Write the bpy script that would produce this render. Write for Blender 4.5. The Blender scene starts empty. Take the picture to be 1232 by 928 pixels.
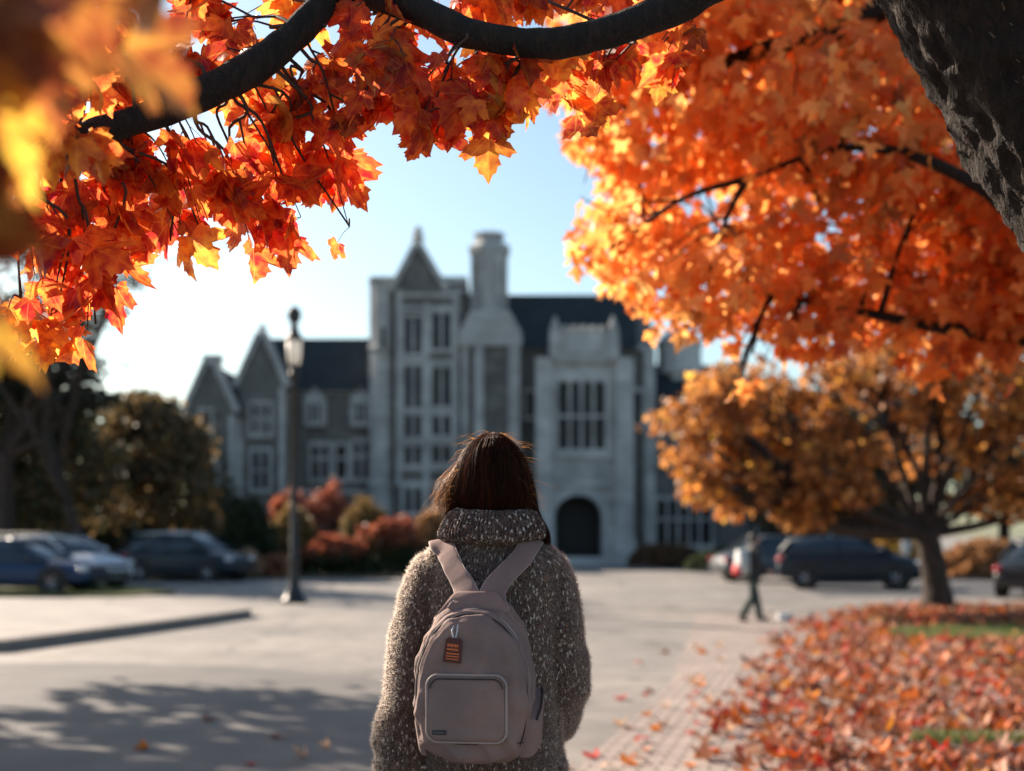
import bpy, math, random
import numpy as np
from mathutils import Vector, Matrix, noise
random.seed(7); rng = np.random.default_rng(7)
R = math.radians
sc = bpy.context.scene
COL = sc.collection
# ------------------------------------------------------------------ camera frame numbers
F, HOR, EYE, CX = 1540.0, 643.0, 1.53, 616.0
def P(px, py, Y):                       # where a sight line meets depth Y (metres)
    return Vector(((px-CX)/F*Y, Y, EYE+(HOR-py)/F*Y))
def G(px, py):                          # the ground point
    Y = EYE*F/(py-HOR); return Vector(((px-CX)/F*Y, Y, 0))
SUN_AZ, SUN_EL = R(-47), R(27.5)
SUN = Vector((math.sin(SUN_AZ)*math.cos(SUN_EL), math.cos(SUN_AZ)*math.cos(SUN_EL), math.sin(SUN_EL)))

# ------------------------------------------------------------------ helpers
def tag(o, label=None, cat=None, group=None, kind=None):
    if label: o['label'] = label
    if cat: o['category'] = cat
    if group: o['group'] = group
    if kind: o['kind'] = kind
    return o
def empty(name, loc=(0,0,0), rz=0, label=None, cat=None, group=None):
    o = bpy.data.objects.new(name, None); COL.objects.link(o)
    o.location = loc; o.rotation_euler = (0,0,rz); o.empty_display_size = .2
    return tag(o, label, cat, group)
def link(name, me, mat=None, parent=None, smooth=False):
    o = bpy.data.objects.new(name, me); COL.objects.link(o)
    if mat is not None:
        for m in (mat if isinstance(mat, (list, tuple)) else [mat]): me.materials.append(m)
    if smooth: me.shade_smooth()
    if parent: o.parent = parent
    return o
def mesh_np(name, V, Fq, loop_counts=None, smooth=False, col=None, uv=None, attr=None):
    """V (n,3); Fq (m,k) faces of k corners"""
    me = bpy.data.meshes.new(name)
    V = np.asarray(V, dtype=np.float32); Fq = np.asarray(Fq, dtype=np.int32)
    m, k = Fq.shape
    me.vertices.add(len(V)); me.vertices.foreach_set('co', V.ravel())
    me.loops.add(m*k); me.loops.foreach_set('vertex_index', Fq.ravel())
    me.polygons.add(m); me.polygons.foreach_set('loop_start', np.arange(0, m*k, k, dtype=np.int32))
    me.update(calc_edges=True)
    if smooth: me.polygons.foreach_set('use_smooth', np.ones(m, dtype=bool))
    if col is not None:
        a = me.color_attributes.new('Col', 'FLOAT_COLOR', 'POINT')
        c = np.ones((len(V),4), dtype=np.float32); c[:,:3] = col
        a.data.foreach_set('color', c.ravel())
    if uv is not None:
        a = me.attributes.new('luv', 'FLOAT_VECTOR', 'POINT')
        u = np.zeros((len(V),3), dtype=np.float32); u[:,:uv.shape[1]] = uv
        a.data.foreach_set('vector', u.ravel())
    return me

class MB:
    def __init__(s): s.v=[]; s.f=[]
    def add(s, vs, fs):
        b=len(s.v); s.v += [tuple(v) for v in vs]; s.f += [tuple(b+i for i in f) for f in fs]
    def box(s, x0,y0,z0,x1,y1,z1, rz=0, c=None):
        vs=[(x0,y0,z0),(x1,y0,z0),(x1,y1,z0),(x0,y1,z0),(x0,y0,z1),(x1,y0,z1),(x1,y1,z1),(x0,y1,z1)]
        if rz:
            cx,cy = c if c else ((x0+x1)/2,(y0+y1)/2)
            co,si=math.cos(rz),math.sin(rz)
            vs=[(cx+(x-cx)*co-(y-cy)*si, cy+(x-cx)*si+(y-cy)*co, z) for x,y,z in vs]
        s.add(vs,[(0,3,2,1),(4,5,6,7),(0,1,5,4),(1,2,6,5),(2,3,7,6),(3,0,4,7)])
    def prism_xz(s, pts, y0, y1):       # polygon in x,z pushed along y
        n=len(pts)
        vs=[(x,y0,z) for x,z in pts]+[(x,y1,z) for x,z in pts]
        fs=[tuple(range(n)), tuple(range(2*n-1,n-1,-1))]+[(i,n+i,n+(i+1)%n,(i+1)%n) for i in range(n)]
        s.add(vs,fs)
    def prism_yz(s, pts, x0, x1):
        n=len(pts)
        vs=[(x0,y,z) for y,z in pts]+[(x1,y,z) for y,z in pts]
        fs=[tuple(range(n)), tuple(range(2*n-1,n-1,-1))]+[(i,n+i,n+(i+1)%n,(i+1)%n) for i in range(n)]
        s.add(vs,fs)
    def prism_xy(s, pts, z0, z1):
        n=len(pts)
        vs=[(x,y,z0) for x,y in pts]+[(x,y,z1) for x,y in pts]
        fs=[tuple(range(n-1,-1,-1)), tuple(range(n,2*n))]+[(i,(i+1)%n,n+(i+1)%n,n+i) for i in range(n)]
        s.add(vs,fs)
    def lathe(s, cx, cy, prof, n=16):   # prof [(r,z)]
        vs=[]; fs=[]
        for r,z in prof:
            for i in range(n):
                a=2*math.pi*(i+.5)/n; vs.append((cx+r*math.cos(a), cy+r*math.sin(a), z))
        for j in range(len(prof)-1):
            for i in range(n):
                k=(i+1)%n; fs.append((j*n+i, j*n+k, (j+1)*n+k, (j+1)*n+i))
        fs.append(tuple(range(n-1,-1,-1))); fs.append(tuple((len(prof)-1)*n+i for i in range(n)))
        s.add(vs,fs)
    def tube(s, pts, rad, n=8, ell=None, cap=True):
        pts=[Vector(p) for p in pts]
        if not isinstance(rad,(list,tuple)): rad=[rad]*len(pts)
        vs=[]; fs=[]; up=None
        for i,p in enumerate(pts):
            t=(pts[min(i+1,len(pts)-1)]-pts[max(i-1,0)])
            t = t.normalized() if t.length>1e-9 else Vector((0,0,1))
            if up is None:
                ref=Vector((0,1,0)) if abs(t.y)<.9 else Vector((1,0,0))
                a=t.cross(ref).normalized()
            else:
                a=(up - t*up.dot(t)).normalized()
            up=a; b=t.cross(a)
            e = ell[i] if ell else 1.0
            for k in range(n):
                an=2*math.pi*k/n
                vs.append(p+(a*math.cos(an)+b*math.sin(an)*e)*rad[i])
        m=len(pts)
        for j in range(m-1):
            for k in range(n):
                l=(k+1)%n; fs.append((j*n+k,j*n+l,(j+1)*n+l,(j+1)*n+k))
        if cap:
            fs.append(tuple(range(n-1,-1,-1))); fs.append(tuple((m-1)*n+i for i in range(n)))
        s.add(vs,fs)
    def ellipsoid(s, c, r, nu=20, nv=12, rot=None):
        vs=[];fs=[]
        for j in range(nv+1):
            ph=math.pi*(j+.0001*(j==0)-.0001*(j==nv))/nv
            for i in range(nu):
                th=2*math.pi*i/nu
                v=Vector((math.sin(ph)*math.cos(th)*r[0], math.sin(ph)*math.sin(th)*r[1], math.cos(ph)*r[2]))
                if rot: v=rot@v
                vs.append(v+Vector(c))
        for j in range(nv):
            for i in range(nu):
                k=(i+1)%nu; fs.append((j*nu+i,(j+1)*nu+i,(j+1)*nu+k,j*nu+k))
        s.add(vs,fs)
    def rings(s, rs, cap=True):         # list of equal-length point rings
        n=len(rs[0]); vs=[p for r in rs for p in r]; fs=[]
        for j in range(len(rs)-1):
            for k in range(n):
                l=(k+1)%n; fs.append((j*n+k,j*n+l,(j+1)*n+l,(j+1)*n+k))
        if cap:
            fs.append(tuple(range(n-1,-1,-1))); fs.append(tuple((len(rs)-1)*n+i for i in range(n)))
        s.add(vs,fs)
    def mesh(s, name):
        me=bpy.data.meshes.new(name); me.from_pydata([tuple(v) for v in s.v],[],s.f); me.update(); return me
    def build(s, name, mat, parent=None, smooth=False):
        return link(name, s.mesh(name), mat, parent, smooth)

def catmull(pts, n):
    pts=[Vector(p) for p in pts]; q=[pts[0]*2-pts[1]]+pts+[pts[-1]*2-pts[-2]]; out=[]
    for i in range(1,len(q)-2):
        for k in range(n):
            t=k/n; a,b,c,d=q[i-1],q[i],q[i+1],q[i+2]
            out.append(.5*((2*b)+(c-a)*t+(2*a-5*b+4*c-d)*t*t+(3*b-a-3*c+d)*t**3))
    out.append(pts[-1]); return out
def interp(xs, ys, n):
    """n+... resampled like catmull()"""
    m=(len(ys)-1)*n+1
    return list(np.interp(np.linspace(0,len(ys)-1,m), range(len(ys)), ys))
def remesh(name, mb, voxel, smooth_it=4):
    me=mb.mesh('tmp'); o=bpy.data.objects.new('tmp',me); COL.objects.link(o)
    m=o.modifiers.new('r','REMESH'); m.mode='VOXEL'; m.voxel_size=voxel; m.use_smooth_shade=True
    s=o.modifiers.new('s','SMOOTH'); s.iterations=smooth_it; s.factor=.5
    dg=bpy.context.evaluated_depsgraph_get(); dg.update()
    out=bpy.data.meshes.new_from_object(o.evaluated_get(dg)); out.name=name
    bpy.data.objects.remove(o); bpy.data.meshes.remove(me)
    out.shade_smooth(); return out
def coords(me):
    a=np.empty(len(me.vertices)*3,dtype=np.float32); me.vertices.foreach_get('co',a); return a.reshape(-1,3)
def normals(me):
    a=np.empty(len(me.vertices)*3,dtype=np.float32); me.vertices.foreach_get('normal',a); return a.reshape(-1,3)
def displace(me, fn):
    V=coords(me); N=normals(me)
    d=np.array([fn(Vector(v)) for v in V],dtype=np.float32)
    V=V+N*d[:,None]; me.vertices.foreach_set('co',V.ravel()); me.update()

# ------------------------------------------------------------------ materials
def newmat(name):
    m=bpy.data.materials.new(name); m.use_nodes=True; nt=m.node_tree; nt.nodes.clear()
    out=nt.nodes.new('ShaderNodeOutputMaterial'); return m,nt,out
def N(nt, t, **kw):
    n=nt.nodes.new(t)
    for k,v in kw.items():
        if k.startswith('i_'):
            key=k[2:].replace('_',' ')
            n.inputs[int(key) if key.isdigit() else key].default_value=v
        else: setattr(n,k,v)
    return n
def c4(c): return (c[0],c[1],c[2],1)
def ramp(nt, stops, interp='LINEAR'):
    r=N(nt,'ShaderNodeValToRGB'); e=r.color_ramp.elements; r.color_ramp.interpolation=interp
    while len(e)<len(stops): e.new(.5)
    for i,(p,c) in enumerate(stops): e[i].position=p; e[i].color=c4(c)
    return r
def pbr(name, c, rough=.6, c2=None, scale=8, bump=0, bscale=None, metal=0, spec=.5, detail=5, stops=(.35,.65), coat=0):
    m,nt,out=newmat(name); L=nt.links.new
    b=N(nt,'ShaderNodeBsdfPrincipled'); b.inputs['Roughness'].default_value=rough
    b.inputs['Metallic'].default_value=metal; b.inputs['Specular IOR Level'].default_value=spec
    b.inputs['Coat Weight'].default_value=coat
    L(b.outputs[0],out.inputs[0]); b.inputs['Base Color'].default_value=c4(c)
    tc=N(nt,'ShaderNodeTexCoord')
    if c2 is None: c2=tuple(x*.8 for x in c)
    n=N(nt,'ShaderNodeTexNoise'); n.inputs['Scale'].default_value=scale; n.inputs['Detail'].default_value=detail
    L(tc.outputs['Object'],n.inputs['Vector'])
    r=ramp(nt,[(stops[0],c2),(stops[1],c)]); L(n.outputs[0],r.inputs[0]); L(r.outputs[0],b.inputs['Base Color'])
    if bump:
        n2=N(nt,'ShaderNodeTexNoise'); n2.inputs['Scale'].default_value=bscale or scale*3; n2.inputs['Detail'].default_value=6
        L(tc.outputs['Object'],n2.inputs['Vector'])
        bp=N(nt,'ShaderNodeBump'); bp.inputs['Strength'].default_value=1; bp.inputs['Distance'].default_value=bump
        L(n2.outputs[0],bp.inputs['Height']); L(bp.outputs[0],b.inputs['Normal'])
    return m
def stone(name, c, c2, mortar, w=.55, h=.28, rough=.85, msize=.02):
    m,nt,out=newmat(name); L=nt.links.new
    b=N(nt,'ShaderNodeBsdfPrincipled',i_Roughness=rough); L(b.outputs[0],out.inputs[0])
    tc=N(nt,'ShaderNodeTexCoord'); sp=N(nt,'ShaderNodeSeparateXYZ'); L(tc.outputs['Object'],sp.inputs[0])
    ad=N(nt,'ShaderNodeMath',operation='ADD'); L(sp.outputs[0],ad.inputs[0]); L(sp.outputs[1],ad.inputs[1])
    cb=N(nt,'ShaderNodeCombineXYZ'); L(ad.outputs[0],cb.inputs[0]); L(sp.outputs[2],cb.inputs[1])
    br=N(nt,'ShaderNodeTexBrick'); br.inputs['Color1'].default_value=c4(c); br.inputs['Color2'].default_value=c4(c2)
    br.inputs['Mortar'].default_value=c4(mortar); br.inputs['Scale'].default_value=1
    br.inputs['Brick Width'].default_value=w; br.inputs['Row Height'].default_value=h; br.inputs['Mortar Size'].default_value=msize
    L(cb.outputs[0],br.inputs['Vector'])
    n=N(nt,'ShaderNodeTexNoise',i_Scale=.9,i_Detail=8.0); L(tc.outputs['Object'],n.inputs['Vector'])
    r=ramp(nt,[(.3,(.62,.6,.58)),(.7,(1.1,1.08,1.05))]); L(n.outputs[0],r.inputs[0])
    mx=N(nt,'ShaderNodeMix',data_type='RGBA',blend_type='MULTIPLY'); mx.inputs[0].default_value=1
    L(br.outputs[0],mx.inputs[6]); L(r.outputs[0],mx.inputs[7]); L(mx.outputs[2],b.inputs['Base Color'])
    bp=N(nt,'ShaderNodeBump',i_Strength=.6,i_Distance=.03); L(br.outputs['Fac'],bp.inputs['Height']); bp.invert=True; L(bp.outputs[0],b.inputs['Normal'])
    return m
def leafmat(name, trans=.5, veins=False, sat=1.15, val=1.6, rough=.5):
    m,nt,out=newmat(name); L=nt.links.new
    at=N(nt,'ShaderNodeAttribute',attribute_name='Col'); colout=at.outputs['Color']
    if veins:
        uv=N(nt,'ShaderNodeAttribute',attribute_name='luv'); sp=N(nt,'ShaderNodeSeparateXYZ'); L(uv.outputs['Vector'],sp.inputs[0])
        ab=N(nt,'ShaderNodeMath',operation='ABSOLUTE'); L(sp.outputs[0],ab.inputs[0])
        last=ab.outputs[0]
        for an in (42,80):
            a=N(nt,'ShaderNodeMath',operation='MULTIPLY'); L(ab.outputs[0],a.inputs[0]); a.inputs[1].default_value=math.cos(R(an))
            b_=N(nt,'ShaderNodeMath',operation='MULTIPLY'); L(sp.outputs[1],b_.inputs[0]); b_.inputs[1].default_value=math.sin(R(an))
            s_=N(nt,'ShaderNodeMath',operation='SUBTRACT'); L(a.outputs[0],s_.inputs[0]); L(b_.outputs[0],s_.inputs[1])
            q=N(nt,'ShaderNodeMath',operation='ABSOLUTE'); L(s_.outputs[0],q.inputs[0])
            mn=N(nt,'ShaderNodeMath',operation='MINIMUM'); L(last,mn.inputs[0]); L(q.outputs[0],mn.inputs[1]); last=mn.outputs[0]
        mr=N(nt,'ShaderNodeMapRange'); mr.inputs[1].default_value=.006; mr.inputs[2].default_value=.022; mr.inputs[3].default_value=.24; mr.inputs[4].default_value=0
        L(last,mr.inputs[0])
        # mottled blotches of a turning leaf
        tc=N(nt,'ShaderNodeTexCoord'); nz=N(nt,'ShaderNodeTexNoise',i_Scale=38.0,i_Detail=4.0); L(tc.outputs['Object'],nz.inputs['Vector'])
        hs0=N(nt,'ShaderNodeHueSaturation'); L(colout,hs0.inputs['Color'])
        mh=N(nt,'ShaderNodeMapRange'); mh.inputs[1].default_value=.3; mh.inputs[2].default_value=.7; mh.inputs[3].default_value=.975; mh.inputs[4].default_value=1.03-.5+.5
        L(nz.outputs[0],mh.inputs[0])
        sb=N(nt,'ShaderNodeMath',operation='SUBTRACT'); L(mh.outputs[0],sb.inputs[0]); sb.inputs[1].default_value=.5; L(sb.outputs[0],hs0.inputs['Hue'])
        mv=N(nt,'ShaderNodeMapRange'); mv.inputs[1].default_value=.3; mv.inputs[2].default_value=.7; mv.inputs[3].default_value=.6; mv.inputs[4].default_value=1.2
        L(nz.outputs[0],mv.inputs[0]); L(mv.outputs[0],hs0.inputs['Value'])
        mx=N(nt,'ShaderNodeMix',data_type='RGBA'); L(mr.outputs[0],mx.inputs[0]); L(hs0.outputs[0],mx.inputs[6]); mx.inputs[7].default_value=(.75,.42,.08,1)
        colout=mx.outputs[2]
    b=N(nt,'ShaderNodeBsdfPrincipled',i_Roughness=rough); L(colout,b.inputs['Base Color'])
    hs=N(nt,'ShaderNodeHueSaturation'); hs.inputs['Saturation'].default_value=sat; hs.inputs['Value'].default_value=val; L(colout,hs.inputs['Color'])
    t=N(nt,'ShaderNodeBsdfTranslucent'); L(hs.outputs[0],t.inputs['Color'])
    mixs=N(nt,'ShaderNodeMixShader',i_0=trans); L(b.outputs[0],mixs.inputs[1]); L(t.outputs[0],mixs.inputs[2]); L(mixs.outputs[0],out.inputs[0])
    return m
M={}
M['near_leaf']=leafmat('near_leaf',.66,True,.98,1.95,.42)
M['leaf']=leafmat('leaf',.6,False,1.0,1.75)
M['dull_leaf']=leafmat('dull_leaf',.4,False,1.0,1.4)
M['litter']=leafmat('litter',.25,False,1.05,1.3,.7)
def barkmat(name, c, c2, scale=9, bump=.02):
    m,nt,out=newmat(name); L=nt.links.new
    b=N(nt,'ShaderNodeBsdfPrincipled',i_Roughness=.9); L(b.outputs[0],out.inputs[0])
    tc=N(nt,'ShaderNodeTexCoord'); mp=N(nt,'ShaderNodeMapping'); mp.inputs['Scale'].default_value=(1,1,.28); L(tc.outputs['Object'],mp.inputs[0])
    v=N(nt,'ShaderNodeTexVoronoi',i_Scale=scale,feature='DISTANCE_TO_EDGE'); L(mp.outputs[0],v.inputs['Vector'])
    n=N(nt,'ShaderNodeTexNoise',i_Scale=scale*2.5,i_Detail=8.0); L(mp.outputs[0],n.inputs['Vector'])
    n3=N(nt,'ShaderNodeMix',data_type='RGBA',blend_type='LINEAR_LIGHT'); n3.inputs[0].default_value=.05
    L(mp.outputs[0],n3.inputs[6]); L(n.outputs['Color'],n3.inputs[7]); L(n3.outputs[2],v.inputs['Vector'])
    ad=N(nt,'ShaderNodeMath',operation='ADD'); mul=N(nt,'ShaderNodeMath',operation='MULTIPLY',i_1=.5)
    L(n.outputs[0],mul.inputs[0]); L(v.outputs['Distance'],ad.inputs[0]); L(mul.outputs[0],ad.inputs[1])
    r=ramp(nt,[(.2,c2),(.6,c)]); L(ad.outputs[0],r.inputs[0]); L(r.outputs[0],b.inputs['Base Color'])
    bp=N(nt,'ShaderNodeBump',i_Strength=1.0,i_Distance=bump); L(ad.outputs[0],bp.inputs['Height']); L(bp.outputs[0],b.inputs['Normal'])
    return m
M['bark']=barkmat('bark',(.026,.014,.009),(.005,.003,.0022),22,.018)
M['bark_far']=barkmat('bark_far',(.065,.043,.033),(.02,.014,.011),8,.03)
M['twig']=pbr('twig',(.06,.035,.028),.8)
M['stone']=stone('stone',(.225,.215,.20),(.145,.147,.143),(.15,.15,.147),.5,.24)
M['ashlar']=stone('ashlar',(.58,.58,.565),(.48,.485,.48),(.36,.365,.36),.8,.4,.8,.012)
M['slate']=stone('slate',(.018,.032,.040),(.012,.022,.030),(.01,.014,.018),.3,.2,.75,.01)
M['glass']=pbr('window_glass',(.010,.013,.017),.3,spec=.25)
M['dark_door']=pbr('dark_door',(.012,.011,.012),.6)
M['iron']=pbr('black_iron',(.03,.032,.035),.45,bump=.002,metal=.3)
M['white']=pbr('white_plastic',(.75,.75,.74),.5)

# ------------------------------------------------------------------ leaf batches
HALF=[(0,.05),(.12,-.03),(.25,-.07),(.38,-.06),(.37,.03),(.46,.09),(.43,.14),(.52,.19),(.59,.30),(.69,.42),(.58,.445),(.53,.53),(.42,.475),(.28,.42),(.26,.50),(.33,.66),(.24,.68),(.20,.81),(.11,.84),(0,1.03)]
LOWH=[(0,.04),(.30,-.07),(.33,.10),(.64,.44),(.45,.50),(.22,.42),(.26,.65),(0,1.04)]
TINY=[(0,0),(.45,.1),(.5,.5),(0,1)]
def leaf_template(half, curl, fold, tilt=0):
    pts=list(half)+[(-x,y) for x,y in reversed(half[1:-1])]
    n=len(pts); V=[(0,.3,0)]+[(x,y,0) for x,y in pts]
    mids=len(V)
    # inner ring for curvature
    inner=[(x*.5,.3+(y-.3)*.5,0) for x,y in pts]
    V+=inner
    V=np.array(V,dtype=np.float32)
    r2=V[:,0]**2+(V[:,1]-.3)**2
    V[:,2]=fold*np.abs(V[:,0])-curl*r2+tilt*V[:,0]*V[:,1]
    Fc=[]
    for i in range(n):
        j=(i+1)%n
        Fc.append((0,mids+i,mids+j)); Fc.append((mids+i,1+i,1+j)); Fc.append((mids+i,1+j,mids+j))
    uv=V[:,:2].copy()
    V[:,1]-=0.0
    return V,np.array(Fc,dtype=np.int32),uv
def simple_template(half, curl, fold):
    pts=list(half)+[(-x,y) for x,y in reversed(half[1:-1])]
    V=np.array([(0,.35,0)]+[(x,y,0) for x,y in pts],dtype=np.float32); n=len(pts)
    V[:,2]=fold*np.abs(V[:,0])-curl*(V[:,1]-.35)**2
    return V,np.array([(0,1+i,1+(i+1)%n) for i in range(n)],dtype=np.int32),V[:,:2].copy()
HI=[leaf_template(HALF,c,f,t) for c,f,t in ((.25,.25,0),(.5,.1,.3),(-.3,.35,-.2),(.8,-.2,.5),(.1,.6,-.4))]
LO=[simple_template(LOWH,c,f) for c,f in ((.3,.3),(.6,-.1),(-.4,.4))]
TI=[simple_template(TINY,c,f) for c,f in ((.3,.3),(-.3,.4))]
LIT=[leaf_template(LOWH,c,f,t) for c,f,t in ((-.5,.2,.2),(-1.0,-.1,.5),(.7,.25,-.5),(-.2,.9,0),(-1.3,.35,-.4))]
def palette(n, cols, weights, jit=.12):
    cols=np.array(cols); w=np.array(weights,float); w/=w.sum()
    c=cols[rng.choice(len(cols),n,p=w)]
    # drift between neighbours in the palette
    d=cols[rng.choice(len(cols),n,p=w)]; t=rng.random((n,1))*.35
    c=c*(1-t)+d*t
    return np.clip(c*(1+rng.normal(0,jit,(n,1))),.002,1)
def batch(pos, tipdir, nrm, size, cols, temps):
    n=len(pos); size=np.broadcast_to(size,(n,))
    t=tipdir/np.linalg.norm(tipdir,axis=1,keepdims=True)
    nn=nrm-t*np.sum(nrm*t,axis=1,keepdims=True); nn/=np.linalg.norm(nn,axis=1,keepdims=True)+1e-9
    x=np.cross(t,nn)
    which=rng.integers(0,len(temps),n); VV=[];FF=[];CC=[];UU=[];off=0
    for k,(V,Fc,uv) in enumerate(temps):
        idx=np.where(which==k)[0]
        if not len(idx): continue
        v=V[None]*size[idx][:,None,None]
        w=pos[idx][:,None]+v[...,0:1]*x[idx][:,None]+v[...,1:2]*t[idx][:,None]+v[...,2:3]*nn[idx][:,None]
        VV.append(w.reshape(-1,3))
        FF.append((Fc[None]+(np.arange(len(idx))*len(V))[:,None,None]+off).reshape(-1,3)); off+=len(idx)*len(V)
        CC.append(np.repeat(cols[idx],len(V),axis=0)); UU.append(np.tile(uv,(len(idx),1)))
    return np.concatenate(VV),np.concatenate(FF),np.concatenate(CC),np.concatenate(UU)
def leaf_object(name, pos, tipdir, nrm, size, cols, temps, mat, parent):
    V,Fc,C,U=batch(pos,tipdir,nrm,size,cols,temps)
    if parent: V=V-np.array(parent.location,dtype=np.float32)
    return link(name, mesh_np(name,V,Fc,col=C,uv=U), mat, parent)
def rand_unit(n):
    v=rng.normal(0,1,(n,3)); return v/np.linalg.norm(v,axis=1,keepdims=True)
def fbm(p, s): return noise.noise(Vector(p)*s)+.5*noise.noise(Vector(p)*s*2.3+Vector((7,3,1)))

ORANGE=[(.58,.20,.04),(.68,.31,.08),(.45,.12,.025),(.76,.46,.16),(.40,.06,.018),(.19,.06,.02)]
REDS=[(.42,.045,.014),(.50,.085,.016),(.54,.15,.025),(.28,.028,.012),(.64,.31,.06),(.20,.05,.018)]
BROWN=[(.30,.125,.035),(.42,.20,.06),(.20,.08,.03),(.48,.19,.04),(.10,.05,.028)]

# ================================================================== GROUND
def poly_sheet(name, pts, z, mat, thick=None):
    m=MB()
    if thick: m.prism_xy(pts,z-thick,z)
    else: m.add([(x,y,z) for x,y in pts],[tuple(range(len(pts)))])
    o=m.build(name,mat); o['kind']='structure'; return o
def ground_mat():
    m,nt,out=newmat('plaza_surface'); L=nt.links.new
    b=N(nt,'ShaderNodeBsdfPrincipled',i_Roughness=.8); L(b.outputs[0],out.inputs[0])
    tc=N(nt,'ShaderNodeTexCoord')
    n1=N(nt,'ShaderNodeTexNoise',i_Scale=.22,i_Detail=6.0,i_Roughness=.6); L(tc.outputs['Object'],n1.inputs['Vector'])
    n2=N(nt,'ShaderNodeTexNoise',i_Scale=60.0,i_Detail=5.0); L(tc.outputs['Object'],n2.inputs['Vector'])
    n3=N(nt,'ShaderNodeTexNoise',i_Scale=2.2,i_Detail=8.0); L(tc.outputs['Object'],n3.inputs['Vector'])
    r1=ramp(nt,[(.36,(.175,.162,.15)),(.5,(.235,.215,.195)),(.66,(.31,.28,.25))]); L(n1.outputs[0],r1.inputs[0])
    r2=ramp(nt,[(.3,(.72,.72,.72)),(.7,(1.15,1.15,1.15))]); L(n2.outputs[0],r2.inputs[0])
    r3=ramp(nt,[(.35,(.78,.77,.76)),(.6,(1.06,1.06,1.05))]); L(n3.outputs[0],r3.inputs[0])
    a=N(nt,'ShaderNodeMix',data_type='RGBA',blend_type='MULTIPLY'); a.inputs[0].default_value=1; L(r1.outputs[0],a.inputs[6]); L(r2.outputs[0],a.inputs[7])
    a2=N(nt,'ShaderNodeMix',data_type='RGBA',blend_type='MULTIPLY'); a2.inputs[0].default_value=1; L(a.outputs[2],a2.inputs[6]); L(r3.outputs[0],a2.inputs[7])
    # thin tar-filled cracks
    v=N(nt,'ShaderNodeTexVoronoi',i_Scale=.28,feature='DISTANCE_TO_EDGE'); 
    wv=N(nt,'ShaderNodeMix',data_type='RGBA',blend_type='LINEAR_LIGHT'); wv.inputs[0].default_value=.35
    L(tc.outputs['Object'],wv.inputs[6]); L(n3.outputs['Color'],wv.inputs[7]); L(wv.outputs[2],v.inputs['Vector'])
    cr=ramp(nt,[(.004,(.5,.5,.5)),(.012,(1,1,1))]); L(v.outputs['Distance'],cr.inputs[0])
    a3=N(nt,'ShaderNodeMix',data_type='RGBA',blend_type='MULTIPLY'); a3.inputs[0].default_value=1; L(a2.outputs[2],a3.inputs[6]); L(cr.outputs[0],a3.inputs[7])
    L(a3.outputs[2],b.inputs['Base Color'])
    bp=N(nt,'ShaderNodeBump',i_Strength=.7,i_Distance=.006); L(n2.outputs[0],bp.inputs['Height']); L(bp.outputs[0],b.inputs['Normal'])
    return m
def paver_mat():
    m,nt,out=newmat('brick_paving'); L=nt.links.new
    b=N(nt,'ShaderNodeBsdfPrincipled',i_Roughness=.8); L(b.outputs[0],out.inputs[0])
    tc=N(nt,'ShaderNodeTexCoord'); mp=N(nt,'ShaderNodeMapping'); mp.inputs['Rotation'].default_value=(0,0,R(14)); L(tc.outputs['Object'],mp.inputs[0])
    br=N(nt,'ShaderNodeTexBrick'); br.inputs['Color1'].default_value=(.42,.345,.30,1); br.inputs['Color2'].default_value=(.32,.265,.235,1)
    br.inputs['Mortar'].default_value=(.05,.045,.04,1); br.inputs['Scale'].default_value=1; br.inputs['Brick Width'].default_value=.22; br.inputs['Row Height'].default_value=.11; br.inputs['Mortar Size'].default_value=.012
    L(mp.outputs[0],br.inputs['Vector'])
    n=N(nt,'ShaderNodeTexNoise',i_Scale=1.4,i_Detail=8.0); L(tc.outputs['Object'],n.inputs['Vector'])
    r=ramp(nt,[(.3,(.78,.77,.77)),(.65,(1.08,1.06,1.04))]); L(n.outputs[0],r.inputs[0])
    mx=N(nt,'ShaderNodeMix',data_type='RGBA',blend_type='MULTIPLY'); mx.inputs[0].default_value=1
    L(br.outputs[0],mx.inputs[6]); L(r.outputs[0],mx.inputs[7]); L(mx.outputs[2],b.inputs['Base Color'])
    bp=N(nt,'ShaderNodeBump',i_Strength=.8,i_Distance=.006); bp.invert=True; L(br.outputs['Fac'],bp.inputs['Height']); L(bp.outputs[0],b.inputs['Normal'])
    return m
poly_sheet('ground',[(-400,-60),(400,-60),(400,700),(-400,700)],0,ground_mat())
poly_sheet('footpath',[(-.9,-3),(2.6,-3),(7.2,18.5),(6.4,24.2),(3.5,24.2),(1.6,13),(.1,7)],.004,paver_mat())
M['kerb']=pbr('kerb_stone',(.20,.185,.17),.85,bump=.004,scale=3)
# raised traffic island, left
isl=[(-30,11.0),(-11,14.6),(-6.4,16.9),(-5.0,23.6),(-5.1,24.4),(-5.6,25.0),(-7,25.5),(-12,26.0),(-30,26.5)]
isl[2]=(-6.45,16.75)
isl=[(-30,7.5),(-6.6,16.6),(-5.6,20.2),(-4.86,23.2),(-4.83,23.7),(-5.0,24.3),(-5.6,24.9),(-7,25.3),(-12,26.0),(-30,26.5)]
def inset(pts,d):
    c=Vector((sum(p[0] for p in pts)/len(pts),sum(p[1] for p in pts)/len(pts))); out=[]
    n=len(pts)
    for i in range(n):
        p=Vector(pts[i]);a=Vector(pts[i-1]);b=Vector(pts[(i+1)%n])
        e1=(p-a).normalized();e2=(b-p).normalized(); n1=Vector((-e1.y,e1.x));n2=Vector((-e2.y,e2.x)); q=(n1+n2).normalized()
        out.append(tuple(p+q*d/max(.5,q.dot(n1))))
    return out
poly_sheet('kerb',isl,.15,M['kerb'],.15)
poly_sheet('pavement',inset(isl,.16),.158,pbr('pavement_concrete',(.30,.27,.245),.85,(.21,.19,.175),1.3,.004,40),.02)
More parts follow.
